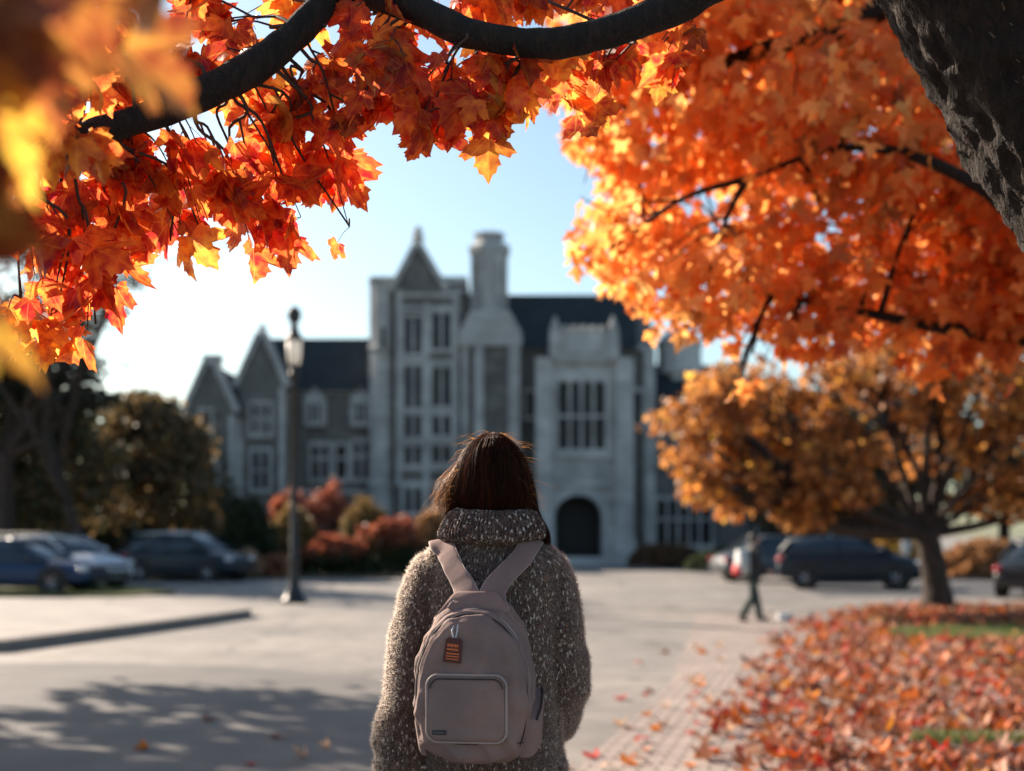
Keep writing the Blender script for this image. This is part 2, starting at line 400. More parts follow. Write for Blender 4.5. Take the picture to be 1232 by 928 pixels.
M['grass_base']=pbr('turf',(.07,.10,.03),.9,(.10,.075,.035),1.6,.02,30)
# lawn under the leaves, right
lawn=[(3.35,-3),(30,-3),(30,26.6),(11,26.2),(7.6,25.6),(6.9,24.0),(7.75,18.5)]
lawn=[(2.9,-3),(30,-3),(30,27.2),(9,27.0),(7.0,25.9),(6.4,23.8),(6.2,18.0),(4.1,9.0)]
poly_sheet('lawn',lawn,.05,M['grass_base'],.05)
# strip of grass beyond the island and planting beds before the hall
poly_sheet('grass_verge',[(-26,30.5),(-9.4,31.2),(-8.7,32.5),(-9.0,34.2),(-12.5,39),(-26,40)],.06,M['grass_base'],.06)
bed=pbr('bed_soil',(.10,.08,.05),.95,(.05,.05,.025),2,.03,12)
poly_sheet('planting_bed',[(-60,48),(-14,44.5),(-3.0,44.0),(-1.8,46),(-1.5,60),(-4,64.8),(-60,64.8)],.1,bed,.1)
poly_sheet('planting_bed',[(7.0,58),(12,52),(18,50),(60,50),(60,65),(7.0,65)],.1,bed,.1)
poly_sheet('asphalt_drive',[(-30,-3),(-.95,-3),(.0,6.8),(.0,9.5),(-.6,12.2),(-1.6,13.8),(-3.2,14.8),(-5.2,15.2),(-7.5,15.0),(-30,5.6)],.003,pbr('drive_asphalt',(.125,.118,.112),.85,(.085,.082,.08),1.1,.005,70))  # asphalt surface, its tone darkened further to deepen the lower-left shade
poly_sheet('road',[(7.6,31),(80,28),(80,49),(14,47),(8.5,40)],.004,pbr('asphalt',(.075,.078,.085),.85,(.05,.052,.058),1.2,.005,60))

# ================================================================== THE HALL
K=.04286
BY=66.0
def bx(px): return (px-616)*K
def bz(py): return 1.53+(643-py)*K
hall=empty('stone_hall',(0,BY,0),0,'grey gothic stone hall with slate roofs, gables and arched doorway facing the plaza','building')
def hb(mb,name,mat,smooth=False):
    me=mb.mesh(name); me.transform(Matrix.Translation((0,-BY,0))); return link(name,me,mat,hall,smooth)
wl=MB()   # rubble stone walls
def wbox(px0,py0,px1,py1,y0,y1,mb=wl): mb.box(bx(px0),BY+y0,bz(py1) if py1<679 else -.02,bx(px1),BY+y1,bz(py0))
# left wing
wbox(300,470,446,690,1.0,14)
def gable(mb,pl,pr,pa,eave,apex,y0,y1,foot=690):
    mb.prism_xz([(bx(pl),-.02),(bx(pr),-.02),(bx(pr),bz(eave)),(bx(pa),bz(apex)),(bx(pl),bz(eave))],BY+y0,BY+y1)
gable(wl,295,346,321,468,408,-1.4,12)
gable(wl,238,291,264,500,441,-2.2,12)
wbox(284,498,300,690,.4,11)
# tower bay
wbox(452,352,560,690,0,13)
wl.prism_xz([(bx(476),bz(352.5)),(bx(534),bz(352.5)),(bx(503),bz(298))],BY-.45,BY+.4)
wbox(478,352,546,690,-.45,.02)
# main block, chimney shaft, right end
wbox(556,412,625,690,-.25,3.0)
wbox(618,418,786,690,.5,13)
wl.prism_yz([(BY+.5,bz(420)),(BY+13,bz(420)),(BY+12,bz(346)),(BY+3.0,bz(342))],bx(768),bx(788))
wbox(762,500,905,690,.9,12)
wbox(905,520,1120,690,3,14)
hb(wl,'wall',M['stone'])
at=MB()   # dressed pale stone
def abox(px0,py0,px1,py1,y0,y1): wbox(px0,py0,px1,py1,y0,y1,at)
# octagonal corner turret of the tower bay, 45 degree facets
def octo(mb,px0,px1,py0,py1,yc,n=8,taper=1.0):
    r=(bx(px1)-bx(px0))/2/math.cos(math.pi/8); cx=(bx(px0)+bx(px1))/2
    mb.lathe(cx,BY+yc,[(r,bz(py1) if py1<679 else -.02),(r*taper,bz(py0))],8)
octo(at,444,476,334,690,.5)
octo(at,536,560,345,690,.6)
for py in (338,420,500,585): at.lathe((bx(444)+bx(476))/2,BY+.5,[(.74,bz(py)-.16),(.82,bz(py)),(.82,bz(py)+.14),(.74,bz(py)+.2)],8)
abox(478,352,484,585,-.62,-.44); abox(510.5,368,517.5,620,-.62,-.44); abox(546,352,552,620,-.4,-.1)
for py in (355,371,434,496,530,563,580): abox(484,py,546,py+4.5,-.57,-.44)
# gable coping, finial of the tower
def coping(x0,z0,x1,z1,y0,y1,t=.28):
    d=Vector((x1-x0,z1-z0)).normalized(); n=Vector((-d.y,d.x))*t
    if n.y<0: n=-n
    at.prism_xz([(x0,z0),(x1,z1),(x1+n.x,z1+n.y),(x0+n.x,z0+n.y)],y0,y1)
for (pl,pr,pa,e,ap,y0,y1) in ((476,534,503,354,298,-.6,.5),(295,346,321,470,407,-1.55,-.9),(238,291,264,502,440,-2.35,-1.7)):
    coping(bx(pl)-.1,bz(e),bx(pa),bz(ap),BY+y0,BY+y1); coping(bx(pr)+.1,bz(e),bx(pa),bz(ap),BY+y0,BY+y1)
at.lathe(bx(503),BY-.05,[(.26,bz(303)),(.2,bz(292)),(.34,bz(289)),(.34,bz(285)),(.15,bz(282)),(.28,bz(278)),(.03,bz(272))],8)
at.lathe(bx(321),BY-1.2,[(.2,bz(412)),(.17,bz(400)),(.26,bz(399)),(.04,bz(394))],8)
at.box(bx(258),BY-2.3,bz(446),bx(276),BY-1.5,bz(436)); at.box(bx(256),BY-2.35,bz(437),bx(278),BY-1.45,bz(434.5))
# parapet over the tower bay
abox(446,333,480,340,-.1,12.5); abox(527,333,562,342,-.1,12.5)
# chimney shaft quoins, sloping shoulders
abox(556,414,563,690,-.38,.0); abox(571,408,582,690,-.46,-.2); abox(612,405,625.5,690,-.46,.1)
at.prism_xz([(bx(553),bz(418)),(bx(628),bz(418)),(bx(628),bz(402)),(bx(613),bz(376)),(bx(566),bz(376)),(bx(553),bz(402))],BY-.5,BY+2.6)
# entrance bay
ex0,ex1=648,757; A0,A1,AT=666,722,597
yF=BY-1.6
def arch_pts(x0,x1,zs,zt,n=16):
    out=[]; c=(x0+x1)/2; h=(x1-x0)/2
    for i in range(n+1):
        t=math.pi*(1-i/n); out.append((c+h*math.cos(t)*abs(math.cos(t))**-.08 if abs(math.cos(t))>1e-3 else c, zs+(zt-zs)*math.sin(t)**.9))
    return out
zs=bz(626)
ap=arch_pts(bx(A0),bx(A1),zs,bz(AT))
top=bz(560)
at.box(bx(ex0)+.02,yF,-.02,bx(A0),BY+.5,top); at.box(bx(A1),yF,-.02,bx(ex1)-.02,BY+.5,top)
for i in range(len(ap)-1):
    (xa,za),(xb,zb)=ap[i],ap[i+1]
    at.add([(xa,yF,za),(xb,yF,zb),(xb,yF,top),(xa,yF,top),(xa,BY+.5,za),(xb,BY+.5,zb)],[(0,1,2,3),(0,4,5,1)])
ap2=arch_pts(bx(A0)-.42,bx(A1)+.42,zs,bz(AT)+.42)
for i in range(len(ap)-1):          # moulded ring round the doorway
    (xa,za),(xb,zb)=ap[i],ap[i+1]; (xc,zc),(xd,zd)=ap2[i],ap2[i+1]
    y=yF-.14
    at.add([(xa,y,za),(xb,y,zb),(xd,y,zd),(xc,y,zc),(xc,yF,zc),(xd,yF,zd),(xa,yF,za),(xb,yF,zb)],[(0,1,2,3),(3,2,5,4),(0,6,7,1)])
abox(ex0,440,ex1,560.0,-1.6,.6)
abox(644,436,664,690,-1.95,-.4); abox(738,436,758,690,-1.95,-.4)
abox(641,648,666,690,-2.15,-.3); abox(735,648,761,690,-2.15,-.3)
abox(650,549,755,554,-1.8,-1.5); abox(650,584,755,588,-1.8,-1.5); abox(648,436,757,442,-1.8,-1.4); abox(664,455,730,459,-1.78,-1.5)
for i in range(6): at.box(bx(668+i*10),yF-.1,bz(578),bx(675+i*10),yF+.01,bz(562))
abox(660,404,742,438,-1.75,-.9)
for px in (661,729): 
    at.box(bx(px),BY-1.95,bz(440),bx(px+11),BY-1.2,bz(400)); at.lathe(bx(px+5.5),BY-1.58,[(.26,bz(401)),(.2,bz(396)),(.03,bz(386))],8)
for i in range(5): at.box(bx(675+i*11),BY-1.8,bz(404.2),bx(681+i*11),BY-.9,bz(398))
at.box(bx(682),BY-1.83,bz(432),bx(718),BY-1.74,bz(412))
# eaves bands, quoins, plinths
abox(624,414,786,420,.3,.7); abox(624,560,647,564,.38,.52); abox(776,418,789,690,.3,.9); abox(762,497,906,503,.7,1.1)
abox(345,466,446,471,.8,1.1); abox(346,589,446,594,.85,1.1); abox(758,660,906,690,.7,1.0)
for (a,b) in ((293,299),(342,348),(236,241),(287,292)): abox(a,470 if a>290 and a<350 and a!=293 else 505,b,690,-2.32 if a<292 else -1.52,-1.0)
# pale turret with a low dome, right
octo(at,800,856,440,560,3.5); pt_=MB()
pt_.lathe(bx(828),BY+3.5,[(1.45,bz(441)),(1.45,bz(436)),(1.2,bz(434)),(1.2,bz(405)),(1.35,bz(403)),(1.0,bz(392)),(.5,bz(384)),(.1,bz(378))],12)
abox(700,334,742,350,8,12); at.box(bx(730),BY+7.4,bz(352),bx(744),BY+9,bz(322))
hb(at,'stone_dressing',M['ashlar'])
hb(pt_,'turret',pbr('pale_limestone',(.62,.61,.58),.8))
# roofs
rf=MB()
def roof_x(px0,px1,eave,ridge,y0,y1): rf.prism_yz([(BY+y0,bz(eave)),(BY+y1,bz(eave)),(BY+y1-1,bz(ridge)-.3),(BY+y0+(bz(ridge)-bz(eave))*.8,bz(ridge))],bx(px0),bx(px1))
roof_x(528,767.5,419,343,.1,13.4); roof_x(785,905,500,430,.6,12); roof_x(903,1120,521,455,2.7,14)
rf.prism_yz([(BY+.7,bz(469)),(BY+14,bz(469)),(BY+13,bz(399)),(BY+3.2,bz(396))],bx(300),bx(452))
roof_x(240,300,500,448,.2,11)
for (pl,pr,pa,e,apx,y0,y1) in ((296,345,321,469,411,-.9,9),(239,290,264,501,444,-1.7,8)):
    rf.prism_xz([(bx(pl)-.2,bz(e)),(bx(pr)+.2,bz(e)),(bx(pa),bz(apx)+.12)],BY+y0,BY+y1)
hb(rf,'roof',M['slate'])
# chimney
ch=MB(); r=.98
for dx,dy in ((-.47,0),(.47,.0)): pass
ch.lathe(bx(588.5),BY+1.0,[(1.08,bz(378)),(1.0,bz(372)),(1.0,bz(303)),(1.16,bz(300)),(1.16,bz(294)),(.76,bz(287)),(.72,bz(282)),(.85,bz(281)),(.85,bz(277)),(.6,bz(276))],8)
ch.box(bx(584),BY-.12,bz(380),bx(593),BY+.5,bz(297)); ch.box(bx(566),BY+.3,bz(380),bx(571),BY+1.4,bz(300)); ch.box(bx(606),BY+.3,bz(380),bx(611),BY+1.4,bz(300))
hb(ch,'chimney',M['ashlar'])
# little dormers of the left wing
dm=MB()
for px in (362,418):
    dm.prism_xz([(bx(px),bz(512)),(bx(px+28),bz(512)),(bx(px+28),bz(478)),(bx(px+14),bz(464)),(bx(px),bz(478))],BY+.75,BY+4.5)
hb(dm,'dormer',M['ashlar'])
def window(px0,py0,px1,py1,y,lights=2,transom=(),arch=False,fw=.16):
    x0,x1,z0,z1=bx(px0),bx(px1),bz(py1),bz(py0)
    m=MB(); yy=BY+y; d=.2
    m.box(x0-fw,yy-d,z0-fw*1.3,x1+fw,yy+.03,z0); m.box(x0-fw,yy-d,z1,x1+fw,yy+.03,z1+fw)
    m.box(x0-fw,yy-d,z0+.002,x0,yy+.03,z1-.002); m.box(x1,yy-d,z0+.002,x1+fw,yy+.03,z1-.002)
    w=(x1-x0)/lights
    for i in range(1,lights): m.box(x0+w*i-.07,yy-d*.8,z0,x0+w*i+.07,yy+.02,z1)
    for t in transom: m.box(x0,yy-d*.75,z0+(z1-z0)*t-.07,x1,yy+.02,z0+(z1-z0)*t+.07)
    for i in range(lights):             # cusped heads
        xa=x0+w*i+.07; xb=x0+w*(i+1)-.07; h=min(.3,(xb-xa)*.5)
        m.add([(xa,yy-d*.7,z1),(xa,yy-d*.7,z1-h),(xa+(xb-xa)*.3,yy-d*.7,z1)],[(0,1,2)])
        m.add([(xb,yy-d*.7,z1),(xb-(xb-xa)*.3,yy-d*.7,z1),(xb,yy-d*.7,z1-h)],[(0,1,2)])
    w_=hb(m,'window',M['ashlar'])
    g=MB(); g.box(x0-.01,yy-.03,z0-.01,x1+.01,yy+.02,z1+.01)
    me=g.mesh('pane'); me.transform(Matrix.Translation((0,-BY,0))); link('pane',me,M['glass'],w_)
for (a,b,c,d) in ((488,383,508,428),(488,441,508,492),(488,500,508,527),(488,537,508,560),(488,587,508,617)): window(a,b,c,d,-.45,2)
for (a,b,c,d) in ((521,378,543,422),(521,443,543,490),(521,501,543,525),(521,536,543,558)): window(a,b,c,d,-.45,2)
window(459,395,464,420,-.32,1,fw=.08)
window(670,463,725,543,-1.6,4,(.48,),fw=.2)
window(372,534,392,575,1.0,2,(.6,)); window(402,534,414,575,1.0,1,(.6,)); window(423,530,442,575,1.0,2,(.6,))
window(370,484,383,507,.75,2); window(426,484,439,507,.75,2)
window(309,490,332,525,-1.4,3,(.5,)); window(311,545,330,590,-1.4,2,(.5,)); window(256,500,266,540,-2.2,1); window(254,560,272,600,-2.2,2)
window(633,470,643,500,.5,1); window(632,600,642,640,.5,1); window(762.5,470,773,510,.5,1)
window(792,600,858,655,.9,5,(.55,)); window(793,520,812,555,.9,2); window(836,520,856,555,.9,2)
for px in (925,965,1005,1045): window(px,600,px+22,650,3,2,(.5,))
for px in (925,965,1005,1045): window(px,540,px+22,575,3,2)
dr=MB(); dr.box(bx(A0)-.05,BY+.3,0,bx(A1)+.05,BY+.5,bz(AT)+.1)
for i in range(9): dr.box(bx(A0)+.1+i*.26,BY+.25,.1,bx(A0)+.32+i*.26,BY+.3,bz(600))
hb(dr,'door',M['dark_door'])
stp=MB()
for i in range(3): stp.box(bx(652)-.25+.25*i,BY-3.2+.4*i,.0,bx(740)+.25-.25*i,BY-1.3,.13*(i+1))
hb(stp,'step',M['ashlar'])
an=MB(); an.tube([(bx(672),BY+6.7,bz(350)),(bx(672),BY+6.7,bz(332))],.05); an.tube([(bx(669),BY+6.7,bz(338)),(bx(675),BY+6.7,bz(338))],.03)
hb(an,'antenna',M['iron'])

# ================================================================== LAMP POST
lp=G(354,725.5)
lamp=empty('street_lamp',lp,0,'tall black lamp post with a glass lantern standing on the plaza','street lamp')
m=MB(); m.lathe(0,0,[(.30,0),(.30,.07),(.23,.1),(.19,.25),(.13,.34),(.11,.9),(.135,.95),(.09,1.05),(.07,5.0),(.12,5.05),(.12,5.12),(.07,5.2)],16)
m.build('pole',M['iron'],lamp,True)
m=MB(); m.lathe(0,0,[(.08,5.2),(.13,5.26),(.13,5.3)],12); m.lathe(0,0,[(.19,5.86),(.215,5.9),(.11,6.05),(.1,6.1)],12)
m.lathe(0,0,[(.09,6.1),(.08,6.25),(.15,6.32),(.16,6.5),(.08,6.6),(.04,6.62)],12)
for i in range(6):
    a=2*math.pi*i/6; m.tube([(.13*math.cos(a),.13*math.sin(a),5.28),(.19*math.cos(a),.19*math.sin(a),5.88)],.012,6)
lt=m.build('lantern',M['iron'],lamp)
gm,nt,out=newmat('lantern_glass'); b=N(nt,'ShaderNodeBsdfPrincipled',i_Roughness=.35); b.inputs['Base Color'].default_value=(.85,.84,.8,1)
t=N(nt,'ShaderNodeBsdfTranslucent'); t.inputs[0].default_value=(.95,.93,.88,1); mx=N(nt,'ShaderNodeMixShader',i_0=.6)
nt.links.new(b.outputs[0],mx.inputs[1]); nt.links.new(t.outputs[0],mx.inputs[2]); nt.links.new(mx.outputs[0],out.inputs[0])
m=MB(); m.lathe(0,0,[(.12,5.31),(.165,5.5),(.17,5.85)],12); m.build('glass',gm,lt,True)

# ================================================================== CARS
def carpaint(name,c,metal=.0): return pbr(name,c,.38,tuple(x*.93 for x in c),2,metal=metal,coat=.12,spec=.35)
M['tyre']=pbr('tyre',(.02,.02,.02),.85); M['rim']=pbr('alloy',(.45,.45,.46),.3,metal=.8)
M['carglass']=pbr('car_glass',(.025,.035,.045),.05,spec=.8); M['trim']=pbr('black_trim',(.02,.02,.022),.5)
M['red_lens']=pbr('red_lens',(.45,.02,.03),.2); M['clear_lens']=pbr('clear_lens',(.75,.76,.78),.1,metal=.3)
def make_car(name,label,cat,loc,rz,c,L=4.5,H=1.48,W=1.8,kind='sedan',group=None,roofc=None,rails=False):
    t=empty(name,loc,rz,label,cat,group); paint=carpaint(name+'_paint',c)
    hood=.92*H/1.48 if kind=='sedan' else 1.02
    belt=.93*H/1.48 if kind=='sedan' else 1.06
    hl=L/2
    # stations along x (front = +x): x, top, halfwidth, bottom
    st=[(-hl,.55*belt,.80,.42),(-hl+.08,.85*belt,.90,.30),(-hl+.35,belt*1.0,.97,.24),(-hl+.9,belt*1.02,1,.22),(-.3,belt,1,.2),(.55,belt*.985,1,.2),(.95,hood,.99,.2),(hl-.7,hood*.95,.97,.22),(hl-.25,hood*.84,.92,.24),(hl-.05,hood*.7,.84,.30),(hl,.5*hood,.74,.38)]
    rings=[]
    for x,tp,hw,bt in st:
        w=W/2*hw; mid=(tp+bt)/2
        prof=[(-w*.93,bt),(-w,bt+.12),(-w*1.0,mid),(-w*.97,tp-.12),(-w*.86,tp-.02),(-w*.4,tp+.015),(0,tp+.02),(w*.4,tp+.015),(w*.86,tp-.02),(w*.97,tp-.12),(w,mid),(w,bt+.12),(w*.93,bt)]
        rings.append([(x,y,z) for y,z in prof])
    m=MB(); m.rings(rings); body=m.build('body',paint,t,True)
    sub=body.modifiers.new('s','SUBSURF'); sub.levels=1; sub.render_levels=2
    # glasshouse
    if kind=='sedan': g=[(-hl+.55,belt-.02,.80,belt+.0),(-hl+1.25,H-.1,.70,belt),(-.45,H-.03,.72,belt),(.25,H-.05,.71,belt),(1.15,belt-.02,.84,belt)]
    else: g=[(-hl+.12,belt-.02,.84,belt),(-hl+.42,H-.08,.74,belt),(-.6,H-.02,.75,belt),(.35,H-.06,.73,belt),(1.15,belt-.02,.85,belt)]
    rings=[]; roof=[]
    for x,tp,hw,bt in g:
        w=W/2*hw; wb=W/2*.9
        prof=[(-wb,bt-.06),(-wb*.98,bt),(-w,tp-.03 if tp>bt else tp),(-w*.5,tp+.0),(0,tp+.01),(w*.5,tp),(w,tp-.03 if tp>bt else tp),(wb*.98,bt),(wb,bt-.06)]
        rings.append([(x,y,z) for y,z in prof])
    m=MB(); m.rings(rings); gl=m.build('glasshouse',M['carglass'],t,True)
    # roof skin and pillars
    m=MB(); rr=[]
    for x,tp,hw,bt in (g[1],(g[1][0]*.6+g[2][0]*.4,H-.045,.72,0),g[2],g[3]):
        w=W/2*hw*1.01
        rr.append([(x,-w,tp-.05),(x,-w*.97,tp+.0),(x,-w*.5,tp+.022),(x,0,tp+.032),(x,w*.5,tp+.022),(x,w*.97,tp+.0),(x,w,tp-.05),(x,0,tp-.02)])
    m.rings(rr); m.build('roof',roofc or paint,t,True)
    m=MB()
    for s in (-1,1):
        for i in (0,3):
            m=MB(); a,b=g[i],g[i+1]; 
            pa=Vector((a[0],s*W/2*(a[2] if a[1]>a[3] else .88),a[1]+.0)); pb=Vector((b[0],s*W/2*(b[2] if b[1]>b[3] else .88),b[1]+.0))
            m.tube([pa,pb],.04,6); m.build('pillar',paint,t)
        xm=(g[2][0]*.7+g[3][0]*.3)
        m=MB(); m.tube([(xm,s*W/2*.90,belt-.03),(xm,s*W/2*.735,H-.05)],.035,6); m.build('pillar',paint,t)
        if rails: m=MB(); m.tube([(g[1][0]+.1,s*W/2*.66,H+.05),(g[3][0]-.05,s*W/2*.66,H+.05)],.03,6); m.build('roof_rail',M['trim'],t)
    for nm_,bb_ in (('bumper_grille',(hl-.06,-W*.3,.36,hl+.012,W*.3,.52)),('sill',(-.9,-W/2-.003,.2,.9,W/2+.003,.28)),('grille',(hl-.10,-W*.28,.6,hl-.015,W*.28,.70)),('rear_bumper',(-hl-.01,-W*.33,.36,-hl+.05,W*.33,.46))):
        m=MB(); m.box(*bb_); m.build(nm_,M['trim'],t)
    for s in (-1,1):
        m=MB(); m.ellipsoid((hl-.17,s*W*.37,.66*hood/.92),(.16,.16,.075),12,8); m.build('headlight',M['clear_lens'],t,True)
        m=MB(); m.ellipsoid((-hl+.13,s*W*.40,.78*belt),(.12,.12,.09),12,8); m.build('taillight',M['red_lens'],t,True)
        m=MB(); m.ellipsoid((.85,s*(W/2+.07),belt+.05),(.09,.1,.065),10,8); m.build('mirror',paint,t,True)
        m=MB(); m.box(-hl*.12-.1,s*(W/2)-.01,belt-.16,-hl*.12+.08,s*(W/2)+.02,belt-.13); m.build('door_handle',M['trim'],t)
        for x in (-hl*.6,hl*.62):
            wz=.33
            m=MB(); pr=[(.2,-.11),(.31,-.11),(.335,-.06),(.335,.06),(.31,.11),(.2,.11)]
            vs=[];n=24
            for r_,d in pr:
                for i in range(n):
                    a=2*math.pi*i/n; vs.append((x+r_*math.cos(a),s*(W/2-.09)+d,wz+r_*math.sin(a)))
            fs=[(j*n+i,j*n+(i+1)%n,(j+1)*n+(i+1)%n,(j+1)*n+i) for j in range(len(pr)-1) for i in range(n)]
            m.add(vs,fs); wh=m.build('wheel',M['tyre'],t,True)
            m=MB()
            yy=s*(W/2-.09)+s*.09
            m.add([(x,yy-s*.03,wz)]+[(x+.215*math.cos(2*math.pi*i/20),yy,wz+.215*math.sin(2*math.pi*i/20)) for i in range(20)],[(0,1+i,1+(i+1)%20) for i in range(20)])
            for k in range(5):
                a=2*math.pi*k/5; m.tube([(x,yy,wz),(x+.2*math.cos(a),yy+s*.01,wz+.2*math.sin(a))],.025,5)
            m.build('rim',M['rim'],wh)
            m=MB(); n=20           # dark wheel arch
            m.add([(x,s*(W/2*1.0+.004),wz)]+[(x+.40*math.cos(2*math.pi*i/n),s*(W/2+.004),wz+.03+.40*math.sin(2*math.pi*i/n)) for i in range(n)],[(0,1+i,1+(i+1)%n) for i in range(n)])
            m.build('wheel_arch',M['trim'],t)
    return t
GP='cars parked around the plaza'
def CG(px,py): g=G(px,py); return (g.x,g.y,0)
make_car('parked_car','dark blue car nosing in from the left edge beside the island','car',CG(20,714),R(-6),(.012,.04,.10),4.5,1.42,group=GP)
make_car('parked_car','white estate car with pale roof parked behind the dark blue car','car',(-12.9,36.3,0),R(-28),(.52,.55,.60),4.5,1.5,1.8,'suv',group=GP,roofc=carpaint('silver_roof',(.75,.74,.72)),rails=True)
make_car('parked_car','dark navy car parked between the white estate and the pale roofed wagon','car',(-11.7,43.5,0),R(8),(.008,.016,.03),4.3,1.45,group=GP)
make_car('parked_car','navy wagon with sunlit pale roof parked nearest the round dark shrub','car',(-10.6,42.0,0),R(-20),(.010,.02,.034),4.2,1.62,1.75,'suv',group=GP,roofc=carpaint('pale_roof',(.6,.6,.6)))
make_car('parked_car','dark grey blue hatchback parked in shade left of the orange tree trunk','car',(9.55,36.3,0),R(-12),(.012,.02,.032),4.05,1.46,1.75,'suv',group=GP)
make_car('parked_car','black car with red tail lamp cut off at the right edge','car',(13.3,31.6,0),R(55),(.012,.013,.016),4.5,1.45,group=GP)
make_car('parked_car','grey car half hidden behind the dark grey blue hatchback','car',(8.7,41.5,0),R(10),(.06,.07,.085),4.4,1.5,group=GP)

# ================================================================== FAR TREES / SHRUBS
def blob_points(blobs,n,shell=.35,noise_s=None,thr=-.9):
    """leaf positions through ellipsoids: blobs [(centre,(rx,ry,rz),weight)]"""
    w=np.array([b[2] for b in blobs],float); w/=w.sum(); out=[]
    cnt=rng.multinomial(n,w)
    for (c,r,_),k in zip(blobs,cnt):
        u=rand_unit(k); rad=(shell+(1-shell)*rng.random((k,1)))**(1/2.2)
        p=np.array(c)+u*rad*np.array(r)*(1+.12*rng.normal(0,1,(k,1)))
        if noise_s:
            keep=np.array([fbm(q,noise_s)>thr for q in p]); p=p[keep]
        out.append(p)
    return np.concatenate(out)
def tree(name,label,base,height_split,blobs,nleaf,size,cols,wts,trunk_r,mat,temps,group=None,cat='tree',lean=(0,0),bark='bark_far',noise_s=.8,thr=-.25,subs=4,limb_r=.35,fork_r=.62):
    t=empty(name,base,0,label,cat,group); b=Vector(base)
    m=MB(); top=b+Vector((lean[0],lean[1],height_split))
    pts=catmull([b-Vector((0,0,.1)),b+Vector((lean[0]*.2,lean[1]*.2,height_split*.3)),b+Vector((lean[0]*.6,lean[1]*.6,height_split*.7)),top],5)
    rad=interp([0,1,2,3],[trunk_r*1.45,trunk_r*1.0,trunk_r*.9,trunk_r*.85],5)
    pts=[p-b for p in pts]; m.tube(pts,rad,12)
    top-=b
    for (c,r,w) in blobs:
        c=Vector(c)-b; mid=top.lerp(c,.5)+Vector((random.uniform(-.1,.1),random.uniform(-.1,.1),-.08))*(c-top).length
        pp=catmull([top-Vector((0,0,trunk_r*.5)),mid,c],5)
        m.tube(pp,interp([0,1,2],[trunk_r*fork_r,trunk_r*limb_r,trunk_r*.12],5)[:len(pp)],8)
        for k in range(subs):
            q=c+Vector((random.uniform(-1,1)*r[0],random.uniform(-1,1)*r[1],random.uniform(-.6,.9)*r[2]))*.8
            s=pp[random.randint(len(pp)//2,len(pp)-2)]
            md=s.lerp(q,.5)+Vector((0,0,.1*(q-s).length))
            m.tube(catmull([s,md,q],3),[trunk_r*.2,trunk_r*.17,trunk_r*.14,trunk_r*.1,trunk_r*.08,trunk_r*.05,trunk_r*.03],5)
    m.build('trunk',M[bark],t,True)
    p=blob_points(blobs,nleaf,.25,noise_s,thr); n=len(p)
    tip=rand_unit(n)+np.array([0,0,-.8]); nr=rand_unit(n)
    leaf_object('crown',p,tip,nr,size*rng.uniform(.7,1.25,n),palette(n,cols,wts,.2),temps,M[mat],t)
    return t
def pb(px,py,Y,rx,ry=None,rz=None,w=1): # blob from a sight line
    c=P(px,py,Y); return (tuple(c),(rx,ry or rx,rz or rx),w)
DARKG=[(.035,.05,.02),(.05,.055,.025),(.10,.065,.03),(.17,.10,.04),(.22,.15,.07)]
# left dark trees behind the cars
GT='trees behind the parked cars on the left'
tree('leafy_tree','broad dark green and rust tree at the left edge behind the blue car',(-18.5,46,0),2.4,[((-19.5,46,7.2),(2.6,2.2,1.5),1.6),((-16.6,46,6.4),(2.0,1.8,1.2),1.0),((-18.5,46,5.2),(3.2,2.6,2.2),2),((-16.2,45,3.8),(2.6,2.2,2.0),1.5),((-21,47,4.8),(3,3,2.6),1),((-18,44.5,2.6),(2.5,1.5,1.6),1)],19000,.19,DARKG,[3,3,2,2,1],.3,'dull_leaf',TI,GT,noise_s=.5,thr=-.32)
tree('leafy_tree','rounded brownish tree standing between the dark tree and the hall',(-13.6,49,0),2.2,[((-14.0,49,6.0),(1.7,1.6,1.1),1.0),((-13.6,49,4.8),(2.2,2.2,1.7),2),((-12.6,48.5,3.4),(1.7,1.7,1.6),1),((-15.2,49,3.6),(2.2,2,1.8),1)],11000,.20,[(.05,.05,.025),(.12,.08,.035),(.22,.14,.06),(.30,.2,.09)],[3,2,2,1],.26,'dull_leaf',TI,GT,noise_s=.6,thr=-.3)
tree('conifer_tree','tall dark wispy tree with drooping boughs rising against the sky at left',(-16.8,42.5,0),4.2,[((-16.8,42.5,8.2),(2.0,1.6,1.5),1),((-15.2,42.3,7.0),(1.9,1.2,.7),1),((-18.2,42.5,7.0),(2.2,1.5,1.2),1.3),((-14.1,42,6.0),(1.3,.9,.35),.4),((-13.4,42,8.7),(1.1,.8,.3),.12),((-12.9,42,9.9),(1.0,.8,.3),.08),((-14.2,42,10.4),(1.2,.8,.4),.12)],7600,.17,[(.03,.04,.03),(.05,.055,.035),(.09,.08,.05)],[3,2,1],.28,'dull_leaf',TI,GT,noise_s=1.1,thr=-.02,subs=14)
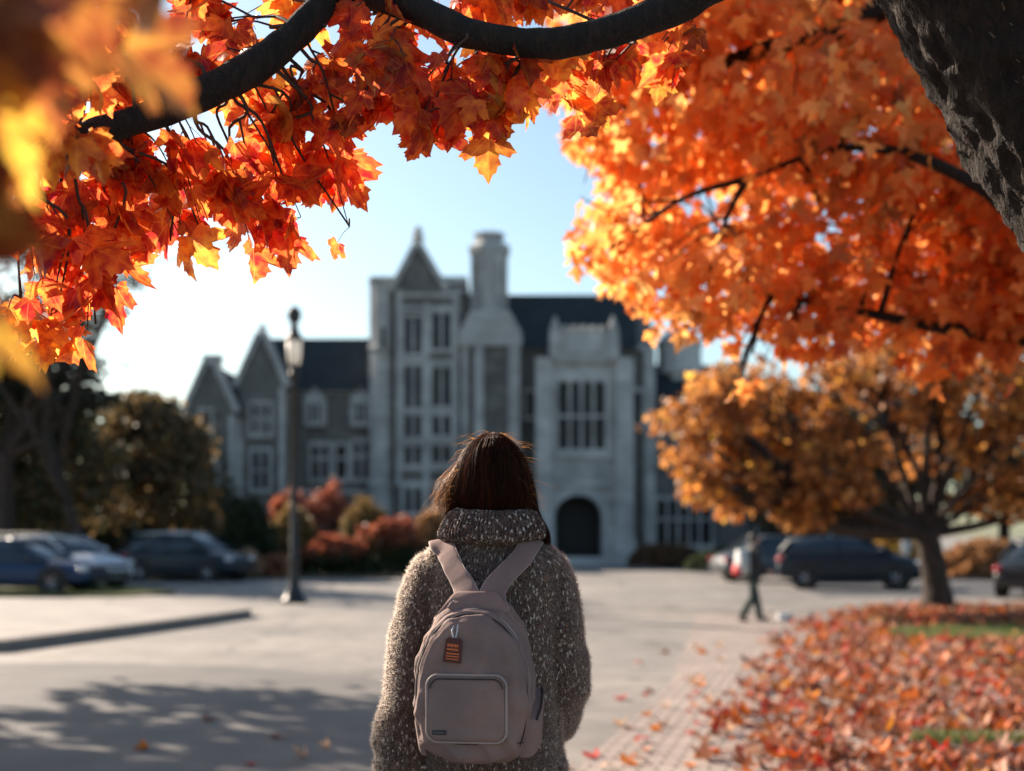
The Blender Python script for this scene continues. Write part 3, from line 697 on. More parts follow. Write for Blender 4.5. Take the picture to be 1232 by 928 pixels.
# bare-branched tree rising against the sky, left
def bare_tree(label,base,h,lean,group):
    t=empty('bare_tree',base,0,label,'tree',group); m=MB(); lv=MB(); rnd=random.Random(5); tips=[]
    def grow(p,d,l,r,k):
        pts=[p]
        for i in range(4):
            d=(d+Vector((rnd.gauss(0,.12),rnd.gauss(0,.12),rnd.gauss(.02,.08)))).normalized(); pts.append(pts[-1]+d*l/4)
        m.tube(pts,[r,r*.92,r*.84,r*.76,r*.66],5 if k<3 else 8)
        if k==0: tips.append(pts[-1]); return
        for j in range(3 if k>1 else 4):
            a=rnd.uniform(.3,.85); ax=Vector((rnd.gauss(0,1),rnd.gauss(0,.7),rnd.gauss(0,.3))).cross(d).normalized()
            q=Matrix.Rotation(a,3,ax)@d; grow(pts[rnd.randint(2,4)],q,l*rnd.uniform(.6,.8),r*.58,k-1)
    grow(Vector((0,0,-.1)),Vector((lean,0,1)).normalized(),h*.42,.20,5)
    m.build('trunk',M['bark_far'],t,True)
    tp=np.array([tuple(v) for v in tips]); tp=tp[rng.random(len(tp))<.75]; tp=np.repeat(tp,2,axis=0)+rng.normal(0,.12,(len(tp)*2,3)); n=len(tp)
    V,Fc,C,U=batch(tp,rand_unit(n)+np.array([0,0,-.6]),rand_unit(n),rng.uniform(.10,.17,n),palette(n,[(.08,.07,.035),(.16,.11,.05)],[1,1],.2),TI)
    link('crown',mesh_np('crown',V,Fc,col=C,uv=U),M['dull_leaf'],t)
bare_tree('thin half bare tree reaching highest against the pale sky at left',(-13.6,41,0),12.0,.10,GT)
# right-hand background trees
GB='trees beyond the cars on the right'
for i,(x,y,h,r_,lab) in enumerate(((13.5,56,5.0,3.0,'dark tree in shade before the right wing of the hall'),(20,52,6.5,4.2,'wide dark tree behind the trunk of the orange tree'),(25.5,48,6,4.5,'dark green tree filling the gap at the right edge beyond the road'))):
    tree('leafy_tree',lab,(x,y,0),2.0,[((x,y,h),(r_,r_*.8,2.6),2),((x-r_*.5,y-1,h*.6),(r_*.7,r_*.6,1.7),1),((x+r_*.6,y-1,h*.55),(r_*.7,r_*.6,1.7),1)],9000,.22,[(.03,.035,.02),(.05,.045,.02),(.12,.07,.025),(.3,.15,.03)],[4,3,1.5,.6],.25,'dull_leaf',TI,GB,noise_s=.5,thr=-.35)
for i,(x,y,h,r_,lab) in enumerate(((-32,60,4.6,5,'big dark tree far left beyond all the parked cars'),(-26,62,5.2,4.4,'dark olive tree far behind the left parked cars'),(-21,61,4.4,3.6,'low dark tree far behind the white estate car'),(-17.0,63,3.6,3.0,'small dark tree touching the left gable of the hall'))):
    tree('leafy_tree',lab,(x,y,0),1.4,[((x,y,h),(r_,r_*.7,2.8),2),((x-r_*.5,y-1,h*.45),(r_*.8,r_*.6,2.0),1.2),((x+r_*.5,y-1,h*.42),(r_*.8,r_*.6,1.9),1.2)],7000,.30,DARKG,[4,4,2,1,.6],.25,'dull_leaf',TI,GT,noise_s=.5,thr=-.45)
def shrub(label,c,r,cols,wts,n,size=.12,group='shrubs planted in front of the hall',topcols=None,name='round_shrub'):
    t=empty(name,(c[0],c[1],0),0,label,'shrub',group)
    u=rand_unit(n); u[:,2]=np.abs(u[:,2])*1.0
    lump=np.array([1+.22*fbm(q*1.0+np.array(c)*.37,2.2) for q in u])[:,None]
    p=np.array([c[0],c[1],.12])+u*np.array(r)*lump*(.72+.3*rng.random((n,1))**.6)
    cl=palette(n,cols,wts,.25)
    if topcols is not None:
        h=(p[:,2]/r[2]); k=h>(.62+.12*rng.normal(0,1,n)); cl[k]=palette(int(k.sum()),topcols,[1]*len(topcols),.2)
    leaf_object('foliage',p,rand_unit(n)+np.array([0,0,.5]),rand_unit(n),size*rng.uniform(.7,1.3,n),cl,TI,M['dull_leaf'],t)
    m=MB()
    for k in range(9):
        a=random.uniform(0,6.28); e=Vector((math.cos(a)*r[0]*.75,math.sin(a)*r[1]*.75,r[2]*random.uniform(.5,.85)))
        m.tube(catmull([(0,0,0),e*.5+Vector((0,0,.15*r[2])),e],3),.03,5)
    m.build('stem',M['bark_far'],t)
    return t
GD=[(.02,.035,.015),(.035,.05,.02),(.05,.055,.02)]
OC=[(.25,.15,.05),(.16,.11,.04),(.3,.2,.08)]
RD=[(.34,.085,.045),(.38,.13,.06),(.24,.07,.04)]
def sh(px,py_base,Y,wpx,py_top,label,cols,wts=None,top=None,n=3600,dy=1.1):
    x=(px-CX)/F*Y; rx=wpx/F*Y/2; z=EYE+(HOR-py_top)/F*Y
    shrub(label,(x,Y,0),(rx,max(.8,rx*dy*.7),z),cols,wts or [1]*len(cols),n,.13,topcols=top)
sh(298,0,46,76,606,'large round near black evergreen shrub left of the lamp post',GD,n=5200)
sh(246,0,49,70,612,'dusty olive shrub behind the pale roofed wagon',[(.06,.06,.03),(.2,.16,.08)],top=OC)
sh(352,0,50,60,612,'ochre bush seen directly behind the lamp post',OC+GD,top=OC)
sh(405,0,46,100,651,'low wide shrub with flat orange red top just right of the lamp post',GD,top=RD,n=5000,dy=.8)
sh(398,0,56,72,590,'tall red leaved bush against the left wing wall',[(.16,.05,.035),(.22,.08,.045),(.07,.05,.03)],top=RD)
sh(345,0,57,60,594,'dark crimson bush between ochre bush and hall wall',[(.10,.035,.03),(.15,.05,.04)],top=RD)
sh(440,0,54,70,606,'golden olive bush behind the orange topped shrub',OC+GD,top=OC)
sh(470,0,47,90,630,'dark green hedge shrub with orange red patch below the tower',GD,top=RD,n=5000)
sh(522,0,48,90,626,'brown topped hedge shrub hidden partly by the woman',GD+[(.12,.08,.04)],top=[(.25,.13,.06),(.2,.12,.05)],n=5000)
sh(300,0,44.5,40,668,'small tan grass clump at the corner of the bed',[(.4,.3,.2),(.5,.3,.18)],n=900)
sh(335,0,44.8,46,672,'small rust coloured clump beside the lamp post foot',[(.35,.15,.08),(.25,.12,.06)],n=900)
sh(868,0,52,80,664,'dark low evergreen shrub before the right wing',GD,n=3600)
sh(800,0,58,90,659,'low brown hedge shrub under the right wing window',[(.1,.06,.03),(.16,.08,.04)],n=3600)
sh(930,0,50,80,655,'dark shrub behind the walking person',GD,n=3600)
sh(1075,0,46,90,652,'golden leaved bush beyond the hatchback bonnet',[(.5,.28,.04),(.6,.4,.06),(.2,.12,.03)],n=3600)
sh(1185,0,44,120,655,'long rust orange hedge shrub right of the orange tree trunk',[(.35,.16,.06),(.45,.25,.1),(.2,.09,.04)],n=5000)

# ================================================================== ORANGE TREE, RIGHT MIDDLE DISTANCE
tb=G(1130,736)
bl=[pb(905,612,24.5,.7,1.0,.28,.4),pb(960,622,24.5,.6,1.0,.25,.3),pb(850,592,24,.55,1.0,.25,.3),pb(1190,600,25,.7,1,.35,.4),pb(900,470,25.5,1.0,1.2,.6,1.1),pb(965,500,26,1.0,1.2,.7,1.2),pb(1050,440,26.5,.9,1.2,.6,.9),pb(990,450,26,.5,.7,.3,.25),pb(830,500,24,.75,1,.6,.8),pb(880,470,24.5,.9,1.2,.6,1.0),pb(860,545,24,.9,1.2,.6,1.2),pb(940,560,24.5,1.0,1.3,.6,1.4),pb(920,520,25.5,1.0,1.3,.6,1.2),
    pb(1000,540,25,1.1,1.4,.7,1.4),pb(1000,590,24.5,.9,1.3,.45,.8),pb(940,600,24.5,.9,1.2,.4,.8),pb(880,580,24,.7,1.1,.4,.6),pb(1060,480,25.5,1.1,1.4,.8,1.4),pb(1120,430,26,1.3,1.5,.9,1.5),pb(1180,470,25,1.2,1.5,1.0,1.6),
    pb(1210,540,25,1.1,1.3,.9,1.3),pb(1240,430,26,1.4,1.6,1.2,1.3),pb(1110,530,26.5,1.2,1.2,.8,1.1),pb(1160,360,26,1.5,1.6,1.0,1.0),pb(1260,590,25.5,1.0,1.3,.7,.7)]
tree('orange_maple_tree','spreading orange brown maple with forked trunk beside the parked hatchback',tuple(tb),1.65,bl,21000,.16,BROWN+[(.75,.42,.06)],[3,3,3,2.2,2,.5],.27,'leaf',LO,noise_s=1.15,thr=-.03,subs=6,lean=(-.28,0),limb_r=.26,fork_r=.42)

# ================================================================== NEAR MAPLE: TRUNK, LIMBS, FOLIAGE
def noisy_tube(m,pts,rads,n=14,amp=.12,sc_=6.0,seg=8,ridge=0):
    pp=catmull(pts,seg); rr=interp(range(len(rads)),rads,seg)
    b=len(m.v); m.tube(pp,rr,n)
    k=0
    for i,p in enumerate(pp):
        for j in range(n):
            v=Vector(m.v[b+k]); d=v-p; s=1+amp*noise.noise(v*sc_)+amp*.6*noise.noise(v*sc_*3)
            if ridge:
                q=Vector((v.x,v.y,v.z*.42)); w_=noise.noise(q*9)*.35
                s+=ridge*((1-abs(noise.noise(q*15+Vector((w_,w_,0))))*2.6)+.5*(1-abs(noise.noise(q*38))*2)+.35*noise.noise(q*80))
            m.v[b+k]=tuple(p+d*s); k+=1
    return pp
maple=empty('maple_tree',(2.35,3.55,0),0,'near maple with leaning dark trunk at upper right and red leaves on limbs overhead','tree')
mo=Vector(maple.location)
def toloc(me,o=None):
    me.transform(Matrix.Translation(-(o or mo))); return me
m=MB()
noisy_tube(m,[(2.7,3.75,-.1),(2.55,3.7,.5),(2.33,3.6,1.3),(1.92,3.45,2.1),(1.42,3.3,2.75),(.98,3.2,3.38),(.5,3.1,4.2),(.2,3.2,5.2)],[.45,.35,.33,.32,.30,.26,.21,.15],220,.06,5.0,44,.045)
trunk_me=m
# loose bark flakes along the lit edge
fl=MB()
ctr=catmull([(2.33,3.6,1.3),(1.92,3.45,2.1),(1.42,3.3,2.75),(.98,3.2,3.38)],20)
for k in range(1500):
    i=random.randint(2,len(ctr)-2); c=ctr[i]; tdir=(ctr[i+1]-ctr[i-1]).normalized()
    a=tdir.cross(Vector((0,1,0))).normalized(); b_=tdir.cross(a)
    an=random.uniform(0,6.283); dr_=a*math.cos(an)+b_*math.sin(an)
    rr=.325-.0012*i*0+random.uniform(-.012,.008)
    rr*=np.interp(i/len(ctr),[0,.33,.66,1],[1.02,1.0,.94,.84])
    p=c+dr_*rr; side=dr_.cross(tdir)
    l=random.uniform(.006,.022); w=random.uniform(.0012,.0035); lift=random.uniform(.001,.010)
    q=(tdir+side*random.uniform(-.4,.4)).normalized()
    fl.add([p-side*w,p+side*w,p+q*l+side*w*.5+dr_*lift,p+q*l-side*w*.6+dr_*lift],[(0,1,2,3)])
me=toloc(trunk_me.mesh('trunk')); tr=link('trunk',me,M['bark'],maple,True)
me=toloc(fl.mesh('bark_flakes')); link('bark_flakes',me,pbr('bark_flake',(.12,.085,.06),.8,(.05,.035,.025),30),tr)
# main limb
def limb(pts,rads,n=20,amp=.14,name='limb'):
    m=MB(); pp=noisy_tube(m,pts,rads,n,amp,9.0,10); link(name,toloc(m.mesh(name)),M['bark'],maple,True); return pp
l1=limb([(1.0,3.2,3.4),P(960,-75,3.0),P(860,-22,2.9),P(800,14,2.9),P(720,42,2.9),P(640,53,2.9),P(560,38,2.9),P(500,10,2.95),P(440,-8,3.0),P(400,-2,3.0),P(345,50,2.95),P(290,90,2.9),P(215,125,2.85),P(140,152,2.8),P(60,178,2.7),P(-30,190,2.6)],[.11,.060,.045,.037,.036,.033,.032,.034,.036,.035,.036,.037,.035,.032,.027,.02])
l2=limb([P(440,-6,3.0),P(470,-40,3.1),P(560,-110,3.4),P(640,-200,3.8)],[.04,.04,.035,.03])
l3=limb([P(60,178,2.7),P(-60,120,2.3),P(-160,20,1.8),P(-190,-60,1.3),P(-150,-120,1.0)],[.028,.024,.02,.016,.010])
# foliage of the same tree above the view, beyond the trunk (unseen, added to shade it)
upc=[((-.1,4.45,4.15),(1.0,.7,.55),2),((-.75,4.9,4.6),(.9,.8,.55),1.5),((.55,4.2,4.1),(.7,.6,.5),1)]
up_p=blob_points(upc,2300,.1,1.6,-.3); k_=up_p[:,2]>1.62+.4175*up_p[:,1]; up_p=up_p[k_]
l4=limb([(.5,3.1,4.2),(.3,3.6,4.3),(-.1,4.4,4.35),(-.8,4.9,4.7)],[.10,.07,.045,.02])
# twigs and leaf sprays
tw=MB(); LP=[];LT=[];LN=[];LS=[]
def nearest(pp,p): return min(pp,key=lambda q:(q-p).length)
def spray(c,r,n,src,size=(.052,.118),face=.6,petiole=.05,drop=1.0):
    c=Vector(c); s=nearest(src,c)
    mid=s.lerp(c,.5)+Vector((random.uniform(-.04,.04),random.uniform(-.04,.04),.03))
    main=catmull([s,s.lerp(c,.3)+Vector((random.uniform(-.05,.05),random.uniform(-.05,.05),.02)),mid+Vector((random.uniform(-.04,.04),0,0)),c],5); tw.tube(main,interp([0,1,2,3],[.0048,.0042,.0034,.0022],5)[:len(main)],6)
    nodes=[]
    for k in range(max(2,n//4)):
        e=c+Vector((random.gauss(0,.5)*r[0],random.gauss(0,.5)*r[1],random.gauss(0,.5)*r[2]))
        st=main[random.randint(len(main)//3,len(main)-1)]
        pp=catmull([st,st.lerp(e,.55)+Vector((0,0,.02)),e],3); tw.tube(pp,[.003,.0028,.0025,.002,.0018,.0015,.0012][:len(pp)],5)
        nodes+=pp[2:]
    for k in range(n):
        nd=random.choice(nodes)
        d=Vector((random.gauss(0,1),random.gauss(0,1),random.gauss(-.7,.6))).normalized()
        b=nd+d*petiole*random.uniform(.4,1.2)
        tw.tube([nd,nd.lerp(b,.5)+Vector((0,0,.005)),b],[.0009,.0008,.0007],3)
        LP.append(b); t=Vector((random.gauss(0,.55),random.gauss(0,.45),-drop+random.gauss(0,.35)))
        LT.append(t); nn=Vector((random.gauss(0,.7),random.choice((-1,1))*random.uniform(.3,1.3),random.gauss(.35,.5))); LN.append(nn)
        LS.append(random.uniform(*size))
A=l1; B=l3
SPR=[ # px,py,Y,(rx,ry,rz),n
 (395,95,3.1,(.05,.08,.05),9),(410,165,3.15,(.05,.08,.06),8),(398,215,3.2,(.05,.08,.05),8),(420,272,3.2,(.01,.02,.01),2),(375,150,3.1,(.07,.1,.06),10),
 (340,190,3.15,(.08,.1,.06),13),(350,240,3.15,(.06,.08,.05),12),(330,265,3.2,(.05,.06,.03),8),(290,200,3.1,(.08,.12,.07),15),(270,240,3.1,(.07,.1,.05),11),
 (230,180,3.0,(.08,.12,.06),13),(205,290,3.05,(.035,.04,.02),4),(240,275,3.05,(.04,.05,.02),4),(285,285,3.15,(.04,.05,.02),6),(180,195,3.0,(.07,.1,.05),12),
 (130,250,3.0,(.08,.1,.06),14),(150,215,3.0,(.07,.1,.06),10),(120,320,3.0,(.05,.08,.05),10),(70,230,2.9,(.08,.1,.08),14),(60,300,2.9,(.08,.1,.08),13),(115,390,3.0,(.045,.06,.03),8),(65,390,2.95,(.04,.08,.03),7),(25,380,2.9,(.04,.08,.04),8),(20,260,2.8,(.06,.1,.1),14),
 (270,110,3.2,(.12,.15,.08),14),(180,100,3.0,(.10,.15,.08),14),(110,120,2.9,(.10,.15,.09),14),(40,160,2.8,(.08,.15,.1),14),
 (450,60,3.0,(.08,.1,.06),10),(470,110,3.0,(.08,.1,.06),12),(455,125,3.0,(.05,.1,.05),7),(520,130,2.95,(.08,.1,.05),12),(525,160,2.95,(.03,.05,.02),4),(590,120,2.95,(.07,.1,.04),9),(595,150,2.95,(.04,.05,.02),3),(560,90,3.0,(.12,.12,.05),12),(500,75,3.0,(.10,.12,.06),12),(620,95,3.0,(.08,.1,.05),9),
 (660,75,3.2,(.08,.12,.05),10),(720,90,3.4,(.09,.12,.07),12),(680,120,3.6,(.07,.12,.05),9),(780,70,3.5,(.1,.15,.08),12),
 (500,20,3.3,(.12,.15,.07),12),(580,0,3.3,(.15,.2,.07),16),(670,5,3.4,(.15,.2,.06),14),(750,-10,3.5,(.15,.2,.06),10),
 (330,20,3.3,(.12,.15,.08),12),(250,30,3.2,(.13,.15,.09),17),(170,20,3.0,(.13,.15,.1),17),(420,20,3.3,(.10,.15,.06),9),(120,60,2.8,(.12,.15,.1),15),(200,70,3.0,(.1,.12,.08),12),(300,60,3.2,(.08,.1,.06),9),
 (40,90,2.5,(.12,.15,.1),16),(30,20,2.3,(.12,.15,.1),16),(90,10,2.5,(.13,.15,.1),16),(60,170,2.4,(.1,.12,.1),12)]
for px,py,Y,r,n in SPR: spray(P(px,py,Y),(r[0]*1.3,r[1]*1.3,r[2]*1.2),int(n*(1.0 if px<400 and py>90 else 1.2)),A)
# blurred leaves hanging close to the viewer, left edge
for px,py,Y,r,n in ((0,40,.95,(.045,.06,.05),7),(-60,150,.8,(.03,.06,.05),6),(-45,240,.85,(.02,.05,.05),6),(-40,330,.95,(.02,.05,.04),6),(60,-10,1.05,(.05,.06,.02),5),(-50,280,.75,(.02,.05,.05),4),(130,30,1.2,(.02,.05,.02),2)):
    spray(P(px,py,Y),r,n,B,size=(.075,.10),petiole=.03)
NF=sum(1 for q in LP if q.y<1.7)
n=len(LP)
pos=np.array(LP);tip=np.array(LT);nr=np.array(LN)
link('twigs',toloc(tw.mesh('twigs')),M['twig'],maple,True)
cl=palette(n,REDS,[3.4,3.8,2.6,1.6,.9,1],.15)
# sprays share their tint
tint=np.array([noise.noise(Vector(p)*3.1) for p in pos])[:,None]
cl=np.where(tint>.33,cl*.6+np.array([.75,.36,.04])*.4,np.where(tint<-.05,cl*.6+np.array([.52,.05,.012])*.4,cl))
nearm=(pos[:,1]<1.7)[:,None]
cl=np.where(nearm,palette(n,[(.20,.06,.016),(.27,.085,.02),(.15,.04,.014),(.50,.27,.03)],[3,3,2,.35],.12),cl)
V,Fc,C,U=batch(pos,tip,nr,np.array(LS),cl,HI)
link('foliage',toloc(mesh_np('foliage',V,Fc,col=C,uv=U)),M['near_leaf'],maple)
nu=len(up_p); V,Fc,C,U=batch(up_p,rand_unit(nu)+np.array([0,0,-1]),rand_unit(nu),rng.uniform(.08,.13,nu),palette(nu,REDS,[3,3,3,1,1,1],.15),LO)
link('foliage',toloc(mesh_np('foliage',V,Fc,col=C,uv=U)),M['leaf'],maple)

# ================================================================== SECOND MAPLE: big bright canopy, upper right
cb=(6.6,8.6,0)
canopy=empty('maple_tree',cb,0,'bright orange maple crown filling the upper right of the view','tree'); co=Vector(cb)
wood=MB()
noisy_tube(wood,[(6.6,8.6,-.1),(6.5,8.6,1),(6.2,8.5,2.2),(5.6,8.4,3.4),(5.0,8.3,4.8),(4.6,8.2,6.5)],[.5,.36,.33,.28,.2,.1],32,.06,4,8)
stems=[]
def cl_limb(pts,rads): stems.append(noisy_tube(wood,pts,rads,12,.08,6,8))
cl_limb([(6.1,8.5,2.5),P(1290,290,7.2),P(1180,225,7.0),P(1090,185,7.0),P(1000,180,7.2),P(900,215,7.4)],[.09,.055,.04,.03,.02,.01])
cl_limb([(6.3,8.5,1.9),P(1330,400,7.8),P(1230,408,7.6),P(1120,392,7.6),P(1020,372,7.8),P(900,350,8)],[.11,.07,.05,.035,.025,.012])
cl_limb([(5.4,8.4,3.9),P(1150,20,7.5),P(1000,40,7.5),P(860,80,7.6),P(760,140,7.8)],[.12,.08,.06,.04,.015])
cl_limb([(5.2,8.3,4.4),P(1100,-150,8),P(940,-130,8),P(800,-60,8),P(720,40,8)],[.12,.08,.06,.04,.015])
allst=[q for s in stems for q in s]
blobs=[]
CB=[(720,175,.28),(770,90,.45),(740,30,.4),(800,20,.5),(800,150,.5),(770,210,.34),(735,300,.30),(775,275,.4),(790,330,.32),(840,240,.5),(860,100,.6),(900,30,.6),(850,340,.34),(868,378,.2),(900,300,.5),(930,180,.6),(960,80,.6),(990,270,.55),(970,360,.36),(1010,10,.6),(1040,150,.6),(1060,330,.45),(1050,385,.25),(1080,60,.5),(1110,240,.55),(1150,310,.5),(1140,385,.36),(1160,150,.5),(1200,260,.5),(1220,340,.5),(1225,400,.36),(1290,300,.6),(1300,180,.6),(850,-60,.7),(980,-80,.8),(1120,-60,.8),(740,-70,.6),(1250,40,.8),(690,90,.22)]
for px,py,r in CB:
    Y=random.uniform(7.2,9.0); blobs.append((tuple(P(px,py,Y)),(r*.95,r*1.15,r*.95),r**2.1))
for px,py,r in ((905,425,.10),(950,400,.16),(1000,400,.15),(890,462,.08)):
    blobs.append((tuple(P(px,py,7.6)),(r*1.2,r*2,r),r**1.6*.6))
for c,r,w in blobs:
    c=Vector(c); s=nearest(allst,c); pp=catmull([s,s.lerp(c,.5)+Vector((0,0,.08)),c],4); wood.tube(pp,interp([0,1,2],[.022,.014,.008],4),6)
    for k in range(5):
        e=c+Vector((random.gauss(0,.5)*r[0],random.gauss(0,.5)*r[1],random.gauss(0,.5)*r[2])); st=pp[random.randint(4,len(pp)-1)]
        wood.tube([st,st.lerp(e,.5)+Vector((0,0,.04)),e],[.008,.006,.003],5)
link('trunk',toloc(wood.mesh('trunk'),co),M['bark'],canopy,True)
p=blob_points(blobs,16500,.12,1.8,-.24); n=len(p)
tip=rand_unit(n)*.8+np.array([0,0,-1.0]); nr=rand_unit(n)+np.array([-.3,-.3,.2])
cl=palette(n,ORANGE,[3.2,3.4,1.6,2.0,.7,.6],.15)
low=np.clip((3.4-p[:,2])/1.2,0,1)[:,None]*np.clip((p[:,0]-.9)/1.2,0,1)[:,None]  # redder low on the right: shaded crown interior put into leaf colour
gold=np.clip((2.3-p[:,0])/1.8,0,1)[:,None]*.45  # golden light on the left part of the crown, painted into the leaves
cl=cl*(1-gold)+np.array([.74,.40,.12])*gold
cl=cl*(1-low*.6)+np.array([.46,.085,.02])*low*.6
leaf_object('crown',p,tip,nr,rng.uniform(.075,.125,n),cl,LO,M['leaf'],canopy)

# neighbouring tree outside the frame, left: dapples the plaza and is seen from a step aside
tree('shade_tree','tall maple just outside the view at left casting dappled shade on the plaza',(-14.3,15.5,0),3.0,
     [((-11.0,15.5,6.2),(2.0,2.4,1.6),2),((-12.6,13.0,6.4),(2.4,2.0,1.8),2),((-14.2,16.5,7.2),(2.4,2.4,1.6),2),((-10.6,18.2,5.8),(1.6,1.8,1.1),1),((-12.6,10.6,5.2),(2.4,2.2,1.5),1.6),((-10.8,9.6,5.8),(1.5,1.6,1.1),.9),((-11.6,14.5,8.0),(2,2,1.3),1.3)],13500,.22,ORANGE,[3,3,2,2,1,1],.34,'leaf',TI,noise_s=.75,thr=-.01)

# ================================================================== FALLEN LEAVES
LC=[(.36,.14,.085),(.43,.25,.175),(.46,.125,.03),(.45,.032,.02),(.22,.075,.04),(.48,.20,.035),(.13,.055,.035)]
def edge_x(Y): return np.interp(Y,[3,7,8.3,10.5,13.5,17,20,22.5,24.5,26.5],[1.8,1.0,1.2,1.6,2.4,3.3,4.2,4.85,6.0,7.2])
P_=[]
while len(P_)<14000:
    Y=4+random.random()**1.35*22.5; 
    x=edge_x(Y)+abs(random.gauss(0,1))*0+random.random()*(6.5+Y*.22)
    fx=x-edge_x(Y)
    if fx<.8 and random.random()>(.15+fx): continue
    # bare green patches
    g=((x-7.9)/2.1)**2+((Y-18.9)/1.35)**2<1 or ((x-3.25)/.45)**2+((Y-9.15)/.16)**2<1 
    if g and random.random()<.90+.25*fbm((x*2.5,Y*2.5,3),1.0): continue
    if fbm((x,Y,0),.8)<-.35 and random.random()<.5: continue
    P_.append((x,Y,(.056 if x>np.interp(Y,[-3,9,18,24],[2.9,4.1,6.2,6.5]) else .008)+random.random()**2*.032))
p=np.array(P_); n=len(p)
tip=rand_unit(n)*np.array([1,1,.16]); nr=rand_unit(n)*.28+np.array([0,0,1])
o=leaf_object('leaf_litter',p,tip,nr,rng.uniform(.075,.175,n),palette(n,LC,[3.0,1.9,2.6,1.5,2,1,1.4],.22),LIT,M['litter'],None)
tag(o,'thick carpet of fallen orange, red and tan maple leaves over path and lawn','fallen leaves',kind='stuff')
# loose leaves one can count
kinds=[('red',(.58,.05,.03)),('orange',(.66,.22,.05)),('tan',(.52,.33,.22)),('brown',(.25,.11,.07))]
protos={}
for nm,c in kinds:
    for v in range(2):
        V,Fc,uv=LIT[(v*2+kinds.index((nm,c)))%5]; s=.14
        Vc=V.copy(); Vc[:,1]-=.35; Vc*=s; Vc[:,2]-=Vc[:,2].min()
        me=mesh_np('fallen_leaf',Vc,Fc,col=np.tile(np.array(c)*random.uniform(.85,1.15),(len(Vc),1)),uv=uv); me.materials.append(M['litter']); protos[(nm,v)]=me
def drop(px,py,nm,where,lab):
    g=G(px,py); o=bpy.data.objects.new('fallen_leaf',protos[(nm,random.randint(0,1))]); COL.objects.link(o)
    z=.006 if where=='path' else .003
    if px<300 and py<775 and False: z=.16
    o.location=(g.x,g.y,z); o.rotation_euler=(random.uniform(-.15,.15),random.uniform(-.15,.15),random.uniform(0,6.28)); s=random.uniform(.55,.95); o.scale=(s,s,s)
    tag(o,lab,'fallen leaf','loose leaves on the %s'%('brick path' if where=='path' else 'left side of the plaza'))
for px,py,nm,lab in ((171,902,'orange','flat orange leaf on the plaza at lower left in the dappled shade'),(333,889,'brown','small brown leaf on the plaza left of the woman'),(392,900,'tan','pale leaf standing up on the plaza nearest the woman'),(300,921,'red','dull red leaf on the plaza at the bottom edge'),(362,912,'tan','tan leaf lying between the pale and the dull red plaza leaves'),(250,868,'brown','farthest brown leaf on the left side of the plaza')):
    drop(px,py,nm,'plaza',lab)
special=[(830,886,'red','big crimson leaf at the tip of the leaf carpet edge'),(855,858,'red','bright red leaf beside the orange clump on the path'),(862,875,'orange','orange leaf in the clump at the edge of the carpet'),(768,800,'red','dull red leaf farthest up the brick path'),(747,842,'red','small red leaf in the middle of the path'),(775,905,'orange','orange brown leaf on the path at lower middle'),(712,912,'red','dark red leaf low on the path beside the woman'),(788,880,'orange','orange leaf on the path midway to the carpet')]
for px,py,nm,lab in special: drop(px,py,nm,'path',lab)
for nm,_ in kinds:
    lab='%s maple leaf lying loose among others on the brick path'%nm
    for k in range(10):
        py=756+172*random.random()**1.1; t=(928-py)/178
        x0=np.interp(py,[750,928],[820,684]); x1=np.interp(py,[745,928],[955,850])
        drop(x0+(x1-x0)*random.random()**.8,py,nm,'path',lab)
# grass tufts where the carpet thins
gp=[]
for cx,cy,rx,ry,k in ((7.9,18.9,2.3,1.45,15000),(3.25,9.15,.42,.2,600)):
    for i in range(k):
        a=random.uniform(0,6.283); r_=math.sqrt(random.random()); gp.append((cx+rx*r_*math.cos(a),cy+ry*r_*math.sin(a),.05))
for i in range(5000): 
    gp.append((random.uniform(-22,-9.3),random.uniform(30.8,34.5),.06))
gp=np.array(gp); n=len(gp); bl_=(np.array([(-.08,0,0),(.08,0,0),(.05,.6,.05),(0,1,.2)],dtype=np.float32),np.array([(0,1,2),(0,2,3)]),np.zeros((4,2),dtype=np.float32))
go=leaf_object('grass',gp,rand_unit(n)*.5+np.array([0,0,1]),rand_unit(n)*np.array([1,1,.1]),rng.uniform(.05,.1,n),palette(n,[(.085,.13,.03),(.12,.155,.045),(.17,.15,.07)],[2,2,1],.2),[bl_],M['dull_leaf'],None)
tag(go,'short green grass showing through the fallen leaves','grass',kind='stuff')
# white paper scrap and pale post
g=G(944,746); m=MB()
m.rings([[(g.x+sx*(.13+.02*math.sin(i*1.7+z)),g.y+sy*(.09+.02*math.cos(i*2.3+z*3)),z) for i,(sx,sy) in enumerate(((-1,-1),(0,-1.2),(1,-1),(1.1,0),(1,1),(0,1.1),(-1,1),(-1.1,0)))] for z in (.0,.05,.10,.13)])
tag(m.build('paper_bag',M['white']),'small crumpled white paper bag on the path by the leaf carpet','paper bag')
g=G(1090,703); pst=empty('post',g,0,'slim pale grey metal post behind the orange tree trunk','post')
m=MB(); m.tube([(0,0,0),(0,0,1.55)],.05,10); m.build('pole',pbr('galvanised',(.5,.5,.5),.4,metal=.4),pst)
m=MB(); m.box(-.13,-.03,1.0,.13,.03,1.6); m.build('plate',pbr('pale_plate',(.6,.6,.6),.5),pst)

